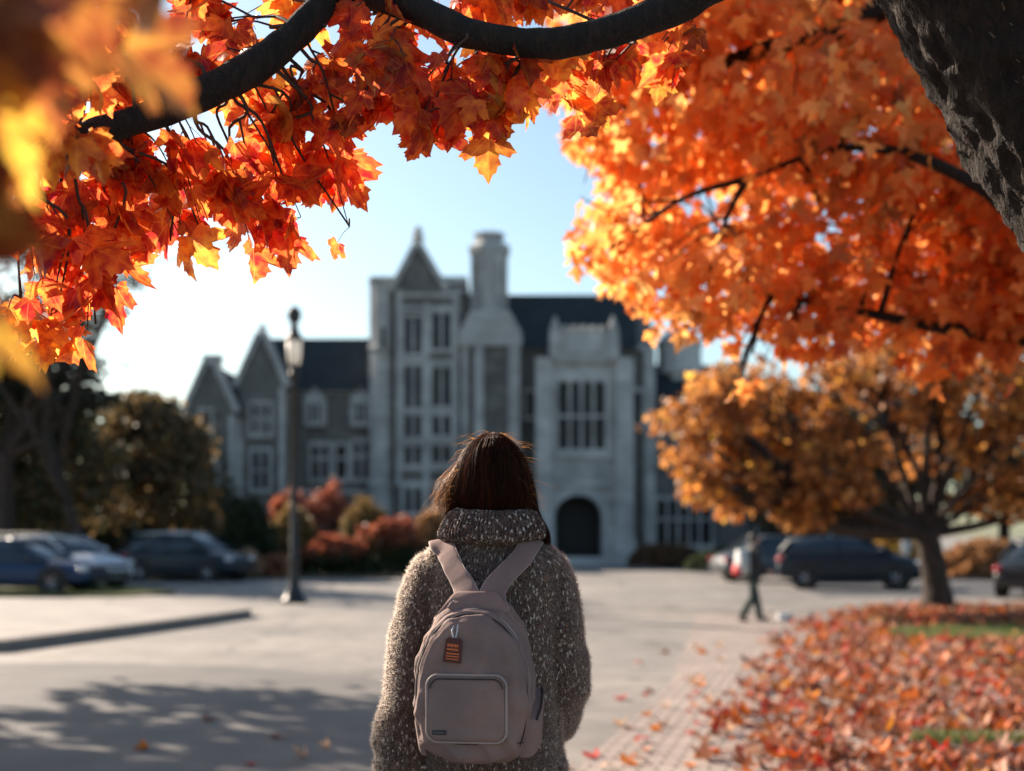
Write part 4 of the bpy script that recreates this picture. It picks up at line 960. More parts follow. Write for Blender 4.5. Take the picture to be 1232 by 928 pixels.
# ================================================================== PEOPLE
from mathutils.bvhtree import BVHTree
def ell_ring(c,a,b,n=48,fn=None,p=2.0):
    out=[]
    for i in range(n):
        t=2*math.pi*i/n; ct,st=math.cos(t),math.sin(t)
        x=abs(ct)**(2/p)*(1 if ct>0 else -1); y=abs(st)**(2/p)*(1 if st>0 else -1)
        k=fn(t) if fn else 1
        out.append((c[0]+a*x*k,c[1]+b*y*k,c[2]))
    return out
def limb_tube(m,pts,rads,ell=None,n=20,seg=6):
    pp=catmull(pts,seg); m.tube(pp,interp(0,rads,seg),n,interp(0,ell,seg) if ell else None)
def hand(m,w,d,nrm,thumb_side,s=1.0,curl=.5):
    """palm and five fingers; d: pointing direction, nrm: out of the back of the hand"""
    w=Vector(w); d=Vector(d).normalized(); nrm=Vector(nrm); nrm=(nrm-d*nrm.dot(d)).normalized(); x=d.cross(nrm)*thumb_side
    def Q(a,b,c): return w+(d*a+x*b+nrm*c)*s
    rings=[]
    for a,hw,ht in ((-.02,.025,.019),(.0,.026,.018),(.025,.034,.017),(.055,.040,.016),(.082,.041,.013),(.092,.038,.009)):
        rings.append([Q(a,hw*math.cos(2*math.pi*i/16),ht*math.sin(2*math.pi*i/16)) for i in range(16)])
    m.rings(rings)
    for k,(off,l) in enumerate(((.030,.070),(.0105,.079),(-.010,.073),(-.029,.056))):
        p=Q(.072,off,0); pts=[p]; an=0; pos=Vector((.078,off,0))
        for j,fr in enumerate((.45,.30,.25)):
            an+=curl*(.55+.25*j); pos=pos+Vector((math.cos(an)*l*fr,off*.03,-math.sin(an)*l*fr)); pts.append(Q(*pos))
        m.tube(catmull(pts,3),interp(0,[.0092*s,.0086*s,.0078*s,.0066*s],3),10)
        m.ellipsoid(pts[-1],(.0066*s,)*3,8,6)
    pts=[Q(.012,.022,-.004),Q(.036,.046,-.012),Q(.060,.056,-.022),Q(.082,.055,-.033)]
    m.tube(catmull(pts,3),interp(0,[.014*s,.0115*s,.0098*s,.0078*s],3),10); m.ellipsoid(pts[-1],(.0078*s,)*3,8,6)
def head(m,c,yaw=0,s=1.0):
    """face looks along +Y turned by yaw; c = centre of the head"""
    Rz=Matrix.Rotation(yaw,3,'Z'); c=Vector(c)
    def E(p,r,rot=None): m.ellipsoid(c+Rz@(Vector(p)*s),tuple(q*s for q in r),24,16,Rz@rot if rot else Rz)
    E((0,-.012,.028),(.076,.094,.088)); E((0,.022,-.040),(.058,.064,.072)); E((0,.048,-.088),(.026,.024,.022))
    E((0,.06,.012),(.056,.030,.04))
    for sx in (-1,1):
        E((sx*.078,-.008,-.012),(.008,.018,.031)); E((sx*.032,.070,-.030),(.022,.018,.022)); E((sx*.031,.076,.022),(.024,.012,.008)); E((sx*.031,.077,.003),(.0135,.0125,.0115))
        E((sx*.010,.096,-.034),(.008,.010,.007))
    m.tube([c+Rz@(Vector((0,.082,.008))*s),c+Rz@(Vector((0,.098,-.012))*s),c+Rz@(Vector((0,.110,-.031))*s)],[.007*s,.009*s,.011*s],10)
    E((0,.086,-.056),(.024,.010,.0055)); E((0,.084,-.066),(.020,.010,.0065))
    m.tube([c+Rz@(Vector((0,-.02,-.05))*s),c+Rz@(Vector((0,-.03,-.11))*s),c+Rz@(Vector((0,-.03,-.17))*s)],[.056*s,.052*s,.056*s],20)
skin=pbr('skin',(.55,.34,.26),.5,(.48,.28,.21),30)
denim=pbr('denim',(.035,.05,.09),.85,(.05,.07,.12),60,bump=.0006,bscale=900)
boot=pbr('boot_leather',(.05,.03,.02),.5,bump=.001)
def person_body(J,voxel,label,loc,rz,name='person',scale=1.0,group=None,handsize=1.0):
    m=MB()
    head(m,J['head'],J.get('yaw',0))
    px_,py_=J['pelvis'][0],J['pelvis'][1]
    sh=(Vector(J['sh'][0])+Vector(J['sh'][1]))/2
    rings=[]
    for z,a,b in ((-.10,.12,.09),(-.03,.165,.11),(.06,.16,.11),(.16,.125,.09),(.26,.13,.095),(.36,.155,.105),(.45,.165,.095),(.50,.13,.075),(.54,.06,.055)):
        t=max(0,min(1,(z+.05)/.52)); c=Vector(J['pelvis']).lerp(sh,t); rings.append(ell_ring((c.x,c.y,J['pelvis'][2]+z),a,b,32))
    m.rings(rings)
    for i in (0,1):
        s=Vector(J['sh'][i]); e=Vector(J['el'][i]); w=Vector(J['wr'][i])
        limb_tube(m,[s.lerp(sh,.25),s,s.lerp(e,.5),e,e.lerp(w,.4),w],[.045,.052,.045,.038,.038,.026])
        hd=J['hand'][i]; hand(m,w,hd[0],hd[1],hd[2],handsize,hd[3])
        h=Vector(J['hip'][i]); k=Vector(J['kn'][i]); a=Vector(J['an'][i])
        limb_tube(m,[h+Vector((0,0,.06)),h,h.lerp(k,.5),k,k.lerp(a,.35),a],[.07,.085,.072,.055,.054,.036])
        td=Vector(J['toe'][i]).normalized(); f=a-Vector((0,0,a.z-.035 if a.z<.2 else .06))
        m.rings([[f+td*q+Vector((0,0,1))*(v*math.sin(2*math.pi*i2/14))+td.cross(Vector((0,0,1)))*(u*math.cos(2*math.pi*i2/14)) for i2 in range(14)] for q,u,v in ((-.06,.022,.02),(-.03,.034,.034),(.03,.036,.045),(.09,.044,.03),(.14,.042,.02),(.175,.022,.012))])
        m.tube([a+Vector((0,0,.03)),f],[.036,.038],12)
    me=remesh('person',m,voxel,3)
    o=link(name,me,skin); o.location=loc; o.rotation_euler=(0,0,rz); o.scale=(scale,)*3
    return tag(o,label,'person',group)
def leg_cloth(J,name,mat,parent,r=(.105,.10,.085,.075,.075,.07),voxel=.01,waist=True,bottom=.12):
    m=MB()
    if waist: m.rings([ell_ring((J['pelvis'][0],J['pelvis'][1],J['pelvis'][2]+z),a,b,32) for z,a,b in ((-.10,.14,.105),(-.03,.18,.122),(.06,.175,.12),(.12,.15,.105))])
    for i in (0,1):
        h=Vector(J['hip'][i]); k=Vector(J['kn'][i]); a=Vector(J['an'][i]); a2=k.lerp(a,1-bottom)
        limb_tube(m,[h+Vector((0,0,.06)),h,h.lerp(k,.5),k,k.lerp(a,.4),a2],list(r))
    me=remesh(name,m,voxel,3); displace(me,lambda v:.004*noise.noise(v*14)+.003*noise.noise(Vector((v.x*20,v.y*20,v.z*50))))
    return link(name,me,mat,parent,True)
def shoes(J,mat,parent,name='boot',r=1.0):
    for i in (0,1):
        a=Vector(J['an'][i]); td=Vector(J['toe'][i]).normalized(); f=a-Vector((0,0,a.z-.045 if a.z<.2 else .055)); up=Vector((0,0,1)); sd=td.cross(up)
        m=MB()
        m.rings([[f+td*q+up*(v*math.sin(2*math.pi*k/18)+zo)+sd*(u*math.cos(2*math.pi*k/18)) for k in range(18)] for q,u,v,zo in ((-.085,.02,.02,0),(-.07,.038,.042,.0),(-.02,.044,.05,.005),(.05,.046,.048,0),(.11,.052,.036,-.008),(.165,.047,.03,-.012),(.20,.022,.02,-.015))])
        m.tube([a+Vector((0,0,.10)),a+Vector((0,0,.03)),f+up*.01],[.058,.052,.05],16)
        me=remesh(name,m,.006,2)
        V=coords(me); V[:,2]=np.maximum(V[:,2], a.z-.09 if a.z>=.2 else .001); me.vertices.foreach_set('co',V.ravel()); me.update()
        link(name,me,mat,parent,True)
# ---------------------------------------------------------------- the woman (origin on the ground beneath her)
WX,WY=-.05,3.2
def wv(x,y,z): return (x-WX,y-WY,z)
J={'head':(0,.02,1.665),'pelvis':(0,.0,.93),'sh':[(-.135,0,1.415),(.130,0,1.415)],'el':[(-.203,-.015,1.14),(.174,.02,1.16)],'wr':[(-.225,-.03,.90),(.10,.20,.985)],
   'hand':[((-.05,.12,-1),(-1,0,0),1,.45),((-.75,.6,-.1),(.3,.8,.3),-1,.8)],'hip':[(-.085,0,.87),(.085,0,.87)],'kn':[(-.095,.03,.47),(.10,-.01,.47)],'an':[(-.10,-.01,.09),(.12,-.03,.09)],'toe':[(-.15,1,0),(.2,1,0)]}
woman=person_body(J,.0048,'woman seen from behind in a speckled wool turtleneck sweater wearing a backpack',(WX,WY,0),0)
leg_cloth(J,'jeans',denim,woman,voxel=.009); shoes(J,boot,woman)
# sweater
def knitmat(name,rib=False):
    m,nt,out=newmat(name); L=nt.links.new
    b=N(nt,'ShaderNodeBsdfPrincipled',i_Roughness=.95); b.inputs['Sheen Weight'].default_value=.35; b.inputs['Sheen Roughness'].default_value=.5; b.inputs['Specular IOR Level'].default_value=.15
    b.inputs['Sheen Tint'].default_value=(.8,.7,.62,1)
    L(b.outputs[0],out.inputs[0])
    at=N(nt,'ShaderNodeAttribute',attribute_name='luv'); sp=N(nt,'ShaderNodeSeparateXYZ'); L(at.outputs['Vector'],sp.inputs[0])
    def mth(op,a,b_=None,c=None):
        n=N(nt,'ShaderNodeMath',operation=op)
        for i,v in enumerate((a,b_,c)):
            if v is None: continue
            if isinstance(v,(int,float)): n.inputs[i].default_value=v
            else: L(v,n.inputs[i])
        return n.outputs[0]
    U=mth('DIVIDE',sp.outputs[0],.0095); V=mth('DIVIDE',sp.outputs[1],.0072)
    nz=N(nt,'ShaderNodeTexNoise',i_Scale=40.0,i_Detail=3.0); L(at.outputs['Vector'],nz.inputs['Vector'])
    U=mth('ADD',U,mth('MULTIPLY',nz.outputs[0],.9)); V=mth('ADD',V,mth('MULTIPLY',nz.outputs[0],1.3))
    fu=mth('ABSOLUTE',mth('SUBTRACT',mth('FRACT',U),.5))
    s_=mth('ADD',V,mth('MULTIPLY',fu,1.6))
    w1=mth('ADD',mth('MULTIPLY',mth('SINE',mth('MULTIPLY',s_,6.2832)),.5),.5)
    e=mth('SUBTRACT',fu,.25); e=mth('SUBTRACT',1.0,mth('MULTIPLY',mth('MULTIPLY',e,e),14.0))
    hgt=mth('MULTIPLY',e,mth('ADD',mth('MULTIPLY',w1,.6),.4))
    # marled flecks: random stitches of pale, grey and rust yarn
    cb=N(nt,'ShaderNodeCombineXYZ'); L(mth('MULTIPLY',U,3.0),cb.inputs[0]); L(mth('MULTIPLY',s_,1.15),cb.inputs[1])
    vo=N(nt,'ShaderNodeTexVoronoi',i_Scale=1.0,i_Randomness=1.0); vo.voronoi_dimensions='2D'; L(cb.outputs[0],vo.inputs['Vector'])
    sc_=N(nt,'ShaderNodeSeparateColor'); L(vo.outputs['Color'],sc_.inputs[0])
    r=ramp(nt,[(0,(.055,.030,.026)),(.25,(.085,.048,.042)),(.45,(.125,.074,.064)),(.60,(.065,.036,.032)),(.70,(.18,.12,.105)),(.79,(.74,.66,.60)),(.88,(.22,.165,.15)),(.96,(.24,.11,.06))],'CONSTANT'); L(sc_.outputs[0],r.inputs[0])
    nf=N(nt,'ShaderNodeTexNoise',i_Scale=900.0,i_Detail=2.0); L(at.outputs['Vector'],nf.inputs['Vector'])
    rr=ramp(nt,[(.25,(.6,.6,.6)),(.75,(1.35,1.3,1.25))]); L(nf.outputs[0],rr.inputs[0])
    mx=N(nt,'ShaderNodeMix',data_type='RGBA',blend_type='MULTIPLY'); mx.inputs[0].default_value=1; L(r.outputs[0],mx.inputs[6]); L(rr.outputs[0],mx.inputs[7])
    L(mx.outputs[2],b.inputs['Base Color'])
    bp=N(nt,'ShaderNodeBump',i_Strength=1.0,i_Distance=.0045); L(hgt,bp.inputs['Height'])
    bp2=N(nt,'ShaderNodeBump',i_Strength=.6,i_Distance=.0008); L(nf.outputs[0],bp2.inputs['Height']); L(bp.outputs[0],bp2.inputs['Normal']); L(bp2.outputs[0],b.inputs['Normal'])
    return m
knit=knitmat('marled_knit')
m=MB()
m.rings([ell_ring((0.0,oy,z),a,b,64,p=p) for z,a,b,oy,p in ((.80,.185,.135,0,2.1),(.86,.19,.14,0,2.1),(.95,.183,.138,0,2.1),(1.05,.172,.13,0,2.1),(1.16,.168,.126,0,2.1),(1.28,.172,.128,0,2.2),(1.38,.178,.124,0,2.3),(1.43,.176,.112,0,2.3),(1.465,.158,.10,0,2.2),(1.495,.125,.088,0,2.1),(1.525,.088,.078,.005,2),(1.56,.07,.068,.01,2))])
arms=[[wv(-.14,3.2,1.46),wv(-.185,3.195,1.437),wv(-.215,3.19,1.37),wv(-.236,3.185,1.27),wv(-.256,3.18,1.15),wv(-.272,3.17,1.05),wv(-.28,3.165,.97),wv(-.275,3.165,.915)],
      [wv(.035,3.2,1.46),wv(.08,3.195,1.437),wv(.103,3.195,1.37),wv(.116,3.20,1.27),wv(.124,3.22,1.16),wv(.108,3.28,1.07),wv(.06,3.345,1.01),wv(.035,3.39,.99)]]
arad=[[.052,.064,.066,.064,.064,.064,.061,.042],[.052,.064,.066,.065,.066,.062,.056,.042]]
J['wr']=[arms[0][-1],arms[1][-1]]
for a,r_ in zip(arms,arad): limb_tube(m,a,r_,n=28)
me=remesh('sweater',m,.0046,5)
def swr(v):
    f=.0065*noise.noise(Vector((v.x*9,v.y*9,v.z*5)))+.003*noise.noise(Vector((v.x*22,v.y*22,v.z*9)))
    if abs(v.x)>.165:
        s=1 if v.x>0 else -1
        f+=.010*noise.noise(Vector((v.x*10,v.y*10,v.z*20+s*3)))*max(0,min(1,(1.42-v.z)/.12))
        f+=.005*math.sin(v.z*62+v.x*26+s)*max(0,1-abs(v.z-1.13)/.09)
        f+=.006*math.sin(v.z*95+v.y*30)*max(0,1-abs(v.z-.985)/.06)*(1 if s<0 else 0)
    # armhole seams
    f-=.004*math.exp(-((abs(v.x)-.168)/.006)**2)*max(0,min(1,(v.z-1.2)/.1))
    return f
displace(me,swr)
V=coords(me); luv=np.zeros((len(V),3),dtype=np.float32)
segs=[catmull(a,6) for a in arms]
A_=[np.array([tuple(p) for p in s]) for s in segs]
for i,v in enumerate(V):
    side=0 if v[0]<0 else 1; P_arr=A_[side]; d=np.linalg.norm(P_arr-v,axis=1); k=int(d.argmin())
    if d[k]<.078 and k>7 and abs(v[0])>.155:
        th=math.atan2(v[1]-P_arr[k][1],(v[0]-P_arr[k][0])*(-1 if side==0 else 1)); 
        luv[i]=(5+side*3+th*.062,-v[2] if side==0 else -v[2]*.8+v[1]*.6,0)
    else:
        th=math.atan2(v[0],-v[1]); luv[i]=(th*.15,-v[2],0)
a=me.attributes.new('luv','FLOAT_VECTOR','POINT'); a.data.foreach_set('vector',luv.ravel())
sweater=link('sweater',me,knit,woman,True)
bvh=BVHTree.FromPolygons([Vector(v) for v in coords(me)],[tuple(p.vertices) for p in me.polygons])
# turtleneck roll, cuffs, hem: real ribs
def ribbed(name,prof,c,nr,amp,n=420,tilt=None):
    """prof [(a,b,z,y-offset)] closed outside to inside"""
    rs=[]; lu=[]; acc=0; last=None
    for (aa,bb,z,oy) in prof:
        if last: acc+=math.dist(last,(aa,z))
        last=(aa,z); r_=[]
        for i in range(n):
            t=2*math.pi*i/n; k=1+amp/aa*(abs(math.sin(t*nr/2))**.8-.5); w=.0016*noise.noise(Vector((math.cos(t)*3,math.sin(t)*3,z*20)))
            x,y,zz=aa*math.cos(t)*k,bb*math.sin(t)*k+oy,z+w*2+.004*math.sin(t*2+1)
            if tilt: zz+=tilt[0]*x+tilt[1]*y
            r_.append((c[0]+x+w,c[1]+y+w,c[2]+zz)); lu.append((10+t*.12,acc,0))
        rs.append(r_)
    m=MB(); m.rings(rs,cap=False); me=m.mesh(name)
    at=me.attributes.new('luv','FLOAT_VECTOR','POINT'); at.data.foreach_set('vector',np.array(lu,dtype=np.float32).ravel())
    return link(name,me,knit,sweater,True)
ribbed('collar',[(.085,.082,1.50,.0),(.110,.102,1.507,.0),(.128,.116,1.513,.0),(.134,.121,1.522,.0),(.133,.120,1.535,.0),(.127,.114,1.550,.0),(.119,.107,1.565,.0),(.111,.100,1.578,.0),(.104,.094,1.586,.0),(.097,.088,1.590,.0),(.090,.082,1.588,.0),(.084,.076,1.578,.0),(.080,.072,1.555,.0),(.08,.072,1.52,.0)],(0,0,0),84,.0075,840,tilt=(.02,-.03))
for i in (0,1):
    e=Vector(arms[i][-1]); f=Vector(arms[i][-2]); d=(e-f).normalized(); q=Vector((0,0,1)).rotation_difference(d)
    m=MB(); rs=[]; lu=[]
    for k,(o_,r_) in enumerate(((-.012,.046),(.0,.044),(.02,.040),(.045,.038),(.06,.039),(.063,.034),(.05,.031))):
        rs.append([e+d*o_+q@Vector(((r_+.0018*abs(math.sin(t*15)))*math.cos(t),(r_+.0018*abs(math.sin(t*15)))*math.sin(t)*.8,0)) for t in [2*math.pi*j/180 for j in range(180)]]); lu+=[(20+i+2*math.pi*j/180*r_,o_,0) for j in range(180)]
    m.rings(rs,cap=False); me=m.mesh('cuff'); at=me.attributes.new('luv','FLOAT_VECTOR','POINT'); at.data.foreach_set('vector',np.array(lu,dtype=np.float32).ravel()); link('cuff',me,knit,sweater,True)
ribbed('hem',[(.18,.13,.845,0),(.196,.146,.842,0),(.199,.149,.83,0),(.196,.146,.80,0),(.194,.144,.775,0),(.186,.136,.77,0),(.183,.133,.79,0)],(0,0,0),90,.004,720)
# wool fuzz
def fuzz(me,n,l,wd,parent,mat,name='wool_fuzz'):
    V=coords(me); Nn=normals(me); idx=rng.integers(0,len(V),n); j=rng.normal(0,.0016,(n,3))
    p=V[idx]+j; nn=Nn[idx]; r=rand_unit(n); d=nn*rng.uniform(.25,1.0,(n,1))+r*.9+np.array([0,0,-.2]); d/=np.linalg.norm(d,axis=1,keepdims=True)
    d2=d+rand_unit(n)*.8; d2/=np.linalg.norm(d2,axis=1,keepdims=True)
    L_=l*rng.uniform(.35,1.3,(n,1)); side=np.cross(d,rand_unit(n)); side/=np.linalg.norm(side,axis=1,keepdims=True)+1e-9
    a=p-side*wd; b=p+side*wd; m1=p+d*L_*.5; e=m1+d2*L_*.5
    VV=np.stack([a,b,m1+side*wd*.8,m1-side*wd*.8,e+side*wd*.3,e-side*wd*.3],axis=1).reshape(-1,3)
    o_=(np.arange(n)*6)[:,None]; FF=np.concatenate([o_+np.array([0,1,2,3]),o_+np.array([3,2,4,5])])
    return link(name,mesh_np(name,VV,FF),mat,parent)
fm,nt,out=newmat('wool_fibre'); b=N(nt,'ShaderNodeBsdfPrincipled',i_Roughness=.7); b.inputs['Base Color'].default_value=(.20,.135,.11,1)
t=N(nt,'ShaderNodeBsdfTranslucent'); t.inputs[0].default_value=(.95,.84,.74,1); mx=N(nt,'ShaderNodeMixShader',i_0=.6)
nt.links.new(b.outputs[0],mx.inputs[1]); nt.links.new(t.outputs[0],mx.inputs[2]); nt.links.new(mx.outputs[0],out.inputs[0])
fuzz(sweater.data,210000,.0095,.00028,sweater,fm)
# hair
PZ=[1.786,1.781,1.768,1.745,1.71,1.67,1.63,1.59,1.55,1.515]
PA=[.002,.026,.046,.068,.086,.0985,.108,.115,.120,.123]
PB=[.002,.030,.058,.086,.104,.108,.104,.098,.092,.088]
def hp(th,z,k=1.0,back_in=True):
    a=np.interp(-z,[-q for q in PZ],PA); b_=np.interp(-z,[-q for q in PZ],PB)
    x=a*math.cos(th); y=b_*math.sin(th)+.005
    if z<1.62 and math.sin(th)<-.2:     # hair at the nape goes down into the collar
        f=min(1,(1.62-z)/.04)*min(1,(-math.sin(th)-.2)/.35); x*=1-.28*f; y*=1-.12*f
    return Vector((x*k,y*k,z))
hm,nt,out=newmat('dark_brown_hair'); b=N(nt,'ShaderNodeBsdfPrincipled',i_Roughness=.55); b.inputs['Base Color'].default_value=(.022,.009,.006,1); b.inputs['Specular IOR Level'].default_value=.22; b.inputs['Specular Tint'].default_value=(1,.6,.4,1)
hm_cap=pbr('hair_mass',(.016,.007,.005),.6,(.010,.005,.004),60)
t=N(nt,'ShaderNodeBsdfTranslucent'); t.inputs[0].default_value=(.35,.12,.045,1); mx=N(nt,'ShaderNodeMixShader',i_0=.22)
nt.links.new(b.outputs[0],mx.inputs[1]); nt.links.new(t.outputs[0],mx.inputs[2]); nt.links.new(mx.outputs[0],out.inputs[0])
m=MB(); rs=[]
for z in np.linspace(1.785,1.535,34):
    r_=[]
    for i in range(96):
        th=2*math.pi*i/96; v=hp(th,z,.955)
        if math.sin(th)>.55 and z<1.72: v.y=min(v.y,.052+max(0,(z-1.69))*1.2)   # open face side
        v+=Vector((v.x,v.y,0))*.03*noise.noise(Vector((math.cos(th)*6,math.sin(th)*6,z*3)))
        r_.append(v)
    rs.append(r_)
m.rings(rs); hair=link('hair',m.mesh('hair'),hm_cap,woman,True)
hm2,nt,out=newmat('sunlit_loose_hair'); b=N(nt,'ShaderNodeBsdfPrincipled',i_Roughness=.35); b.inputs['Base Color'].default_value=(.22,.11,.05,1)  # lit copy of the hair colour, sun gold put into the base
t=N(nt,'ShaderNodeBsdfTranslucent'); t.inputs[0].default_value=(.98,.66,.34,1); mx=N(nt,'ShaderNodeMixShader',i_0=.7)
nt.links.new(b.outputs[0],mx.inputs[1]); nt.links.new(t.outputs[0],mx.inputs[2]); nt.links.new(mx.outputs[0],out.inputs[0])
SV=[];SF=[];SC=[];HC=(1,1,1)
def ribbon(pts,w0):
    n=len(pts); base=len(SV); SC.extend([HC]*(3*n))
    for i,p in enumerate(pts):
        t_=(pts[min(i+1,n-1)]-pts[max(i-1,0)]).normalized(); o_=Vector((p.x,p.y,0)).normalized() if abs(p.x)+abs(p.y)>1e-6 else Vector((0,-1,0))
        sd=t_.cross(o_); sd=sd.normalized() if sd.length>1e-6 else Vector((1,0,0)); up_=sd.cross(t_)
        w=w0*(1-.75*i/(n-1)); SV.extend([p-sd*w,p+sd*w,p+up_*w*.9])
    for i in range(n-1):
        for a_,b2 in ((0,1),(1,2),(2,0)): SF.append((base+3*i+a_,base+3*i+b2,base+3*i+3+b2,base+3*i+3+a_))
for k in range(11000):
    th=random.uniform(0,2*math.pi); z0=1.785-abs(random.gauss(0,.05)); z0=max(z0,1.64)
    face=math.sin(th)>.5
    if face and z0<1.72: continue
    front=math.sin(th)
    zend=np.interp(front,[-1,-.45,-.15,.3,.6,1],[1.565,1.56,1.525,1.52,1.56,1.69])+random.gauss(0,.010)
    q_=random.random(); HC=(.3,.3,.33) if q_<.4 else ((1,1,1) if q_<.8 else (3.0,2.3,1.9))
    rt=max(0,min(1,(math.cos(th)-.45)/.25))*(1 if math.sin(th)<.3 else 0)
    if rt>.3: zend=1.497+random.gauss(0,.012)
    cl_=noise.noise(Vector((math.cos(th)*5,math.sin(th)*5,0))); k0=.965+.035*random.random()**1.5+.022*cl_
    if random.random()<.05: k0+=random.uniform(.01,.05)
    pts=[]; n=12; sw=random.gauss(0,.03)
    for i in range(n):
        t_=i/(n-1); z=z0+(zend-z0)*t_; tt=th+sw*t_+.10*noise.noise(Vector((math.cos(th)*4,math.sin(th)*4,z*9)))+.05*math.sin(z*45+th*9)*t_
        if abs(math.cos(th))<1 and face: tt=th+(math.pi*.18 if th>math.pi/2 else -math.pi*.18)*t_**.8*2
        kk=k0+.012*noise.noise(Vector((th*7,z*14,k*.01)))
        kk+=.19*rt*max(0,min(1,(1.585-z)/.05))
        v=hp(tt,z,kk); pts.append(v)
    ribbon(pts,random.uniform(.0004,.0007))
link('hair_strands',mesh_np('hair_strands',[tuple(v) for v in SV],SF,col=np.array(SC)),hm,hair,False); SV.clear(); SF.clear(); SC.clear()
for k in range(240):            # lock flipping out on the left, by the cheek
    th=math.pi+random.gauss(.12,.16); z0=random.uniform(1.65,1.74); f=random.random(); n=14; pts=[]
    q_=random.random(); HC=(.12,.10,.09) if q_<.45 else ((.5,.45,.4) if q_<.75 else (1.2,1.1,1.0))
    e=random.gauss(0,1); amp=random.uniform(.0,1.0)**.9; cp=random.uniform(-.25,.25)
    for i in range(n):
        t_=i/(n-1); z=z0-(z0-1.578+.012*e)*t_
        v=hp(th,z,1.0+.01*random.random()*0)
        v.x-= amp*(.030+.020*f)*math.sin(min(1,t_*(1.25+cp))*math.pi*.62)*(t_>.15)*min(1,(t_-.15)/.3) + .006*math.sin(t_*14+f*5)*t_
        v.y+=-.01*t_+.02*f*t_
        if t_>.78: v.x-=(t_-.78)*.14*(e+.2); v.z+=(t_-.78)*.06*f; v.y+=(t_-.78)*.08*cp
        pts.append(v)
    ribbon(pts,random.uniform(.0004,.0007))
link('side_lock',mesh_np('side_lock',[tuple(v) for v in SV],SF,col=np.array(SC)),hm2,hair,False); SV.clear(); SF.clear(); SC.clear(); HC=(1,1,1)
for k in range(360):            # flyaways
    th=random.uniform(0,2*math.pi); z0=random.uniform(1.60,1.785)
    if abs(math.cos(th))<.82 and z0<1.775 and random.random()<.95: continue
    if math.sin(th)>.4 and z0<1.72: continue
    v=hp(th,z0,1.0); d=Vector((math.cos(th),math.sin(th)*.8,random.uniform(.1,.9 if z0>1.74 else .3)))*random.uniform(.2,1); pts=[v]; l=random.uniform(.012,.05)*(1 if random.random()<.9 else 1.6); g=random.uniform(.3,1.3); sw=rng.normal(0,.35,3)
    for i in range(1,8):
        d=(d+Vector((sw[0],sw[1],-g))*.22); pts.append(pts[-1]+d.normalized()*l/7*1.5)
    ribbon(pts,.00042)
link('flyaway_strands',mesh_np('flyaway_strands',[tuple(v) for v in SV],SF,col=np.array(SC)),hm2,hair,False)
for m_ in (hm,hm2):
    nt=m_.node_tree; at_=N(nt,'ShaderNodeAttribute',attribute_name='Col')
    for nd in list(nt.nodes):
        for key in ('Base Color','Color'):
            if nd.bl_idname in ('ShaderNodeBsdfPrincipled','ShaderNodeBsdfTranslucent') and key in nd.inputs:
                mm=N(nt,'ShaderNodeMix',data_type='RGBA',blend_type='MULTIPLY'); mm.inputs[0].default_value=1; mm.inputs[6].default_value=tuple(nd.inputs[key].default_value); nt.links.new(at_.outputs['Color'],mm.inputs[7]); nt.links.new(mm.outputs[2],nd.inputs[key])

# ---------------------------------------------------------------- her backpack
BPX,BPY,BPZ=-.078,3.062,1.005
pack=empty('backpack',(BPX,BPY,BPZ),R(-7),'taupe canvas backpack with square front pocket and red tag on the woman','backpack')
canvas=pbr('taupe_canvas',(.275,.170,.142),.85,(.165,.120,.115),7,bump=.004,bscale=38,stops=(.3,.7))
canvas_lt=pbr('strap_canvas',(.27,.17,.148),.85,(.20,.125,.112),9,bump=.0005,bscale=1200)
piping=pbr('piping',(.38,.295,.27),.6); zipm=pbr('zip_tape',(.028,.02,.02),.6)
def outline(w,H,zc,n=96,ins=0,zb=0):
    out=[]
    for i in range(n):
        t=2*math.pi*i/n; ct,st=math.cos(t),math.sin(t)
        if st>=0: x=(w-ins)*abs(ct)**.92*np.sign(ct); z=zc+(H-zc-ins)*abs(st)**.98
        else: x=(w-ins)*abs(ct)**.42*np.sign(ct)*(1-.06*(-st)); z=zc-(zc-ins-zb)*abs(st)**.62
        out.append((float(x),float(z)))
    return out
D=[(0.0,.385,.118,0),(-.006,.392,.130,0),(-.03,.392,.136,0),(-.06,.380,.137,0),(-.088,.362,.137,0),(-.097,.354,.134,.0),(-.100,.347,.128,.003),(-.104,.345,.127,.003),(-.107,.350,.1325,.0),(-.118,.347,.132,.0),(-.122,.341,.128,.002),(-.126,.340,.128,.002),(-.132,.338,.126,.003),(-.141,.326,.118,.008),(-.1465,.305,.104,.018),(-.150,.27,.085,.035),(-.153,.22,.055,.07),(-.1545,.185,.02,.11)]
Dn=np.array(D); kk_=np.arange(len(D)); cuts=np.concatenate([np.linspace(i,i+1,(10 if i>=12 else 3),endpoint=False) for i in range(len(D)-1)]+[[len(D)-1]]); D=[tuple(np.interp(q,kk_,Dn[:,c]) for c in range(4)) for q in cuts]
m=MB(); m.rings([[(x,d,z) for x,z in outline(w,H,.16,180,0,zb)] for d,H,w,zb in D])
me=m.mesh('main_compartment'); me.shade_smooth()
def crease(v):
    f=.0062*(1-abs(noise.noise(Vector((v.x*13+v.z*7,v.y*12,v.z*10-v.x*5))))*3)+.0045*noise.noise(Vector((v.x*14,v.y*16,v.z*10)))+.0026*noise.noise(Vector((v.x*34+v.z*20,v.y*30,v.z*40-v.x*16)))
    f+=.0022*math.sin((v.z+v.x*.9)*90)*max(0,1-abs(v.z-.22)/.06)*max(0,1-abs(v.x-.02)/.1)
    return f
o=link('main_compartment',me,canvas,pack,True)
displace(me,crease)
def along(w,H,zb,d,t0,t1,n=60,zc=.16):
    o_=outline(w,H,zc,360,0,zb); out=[]
    for i in range(n+1):
        k=int((t0+(t1-t0)*i/n)/360*360)%360; out.append((o_[k][0],d,o_[k][1]))
    return out
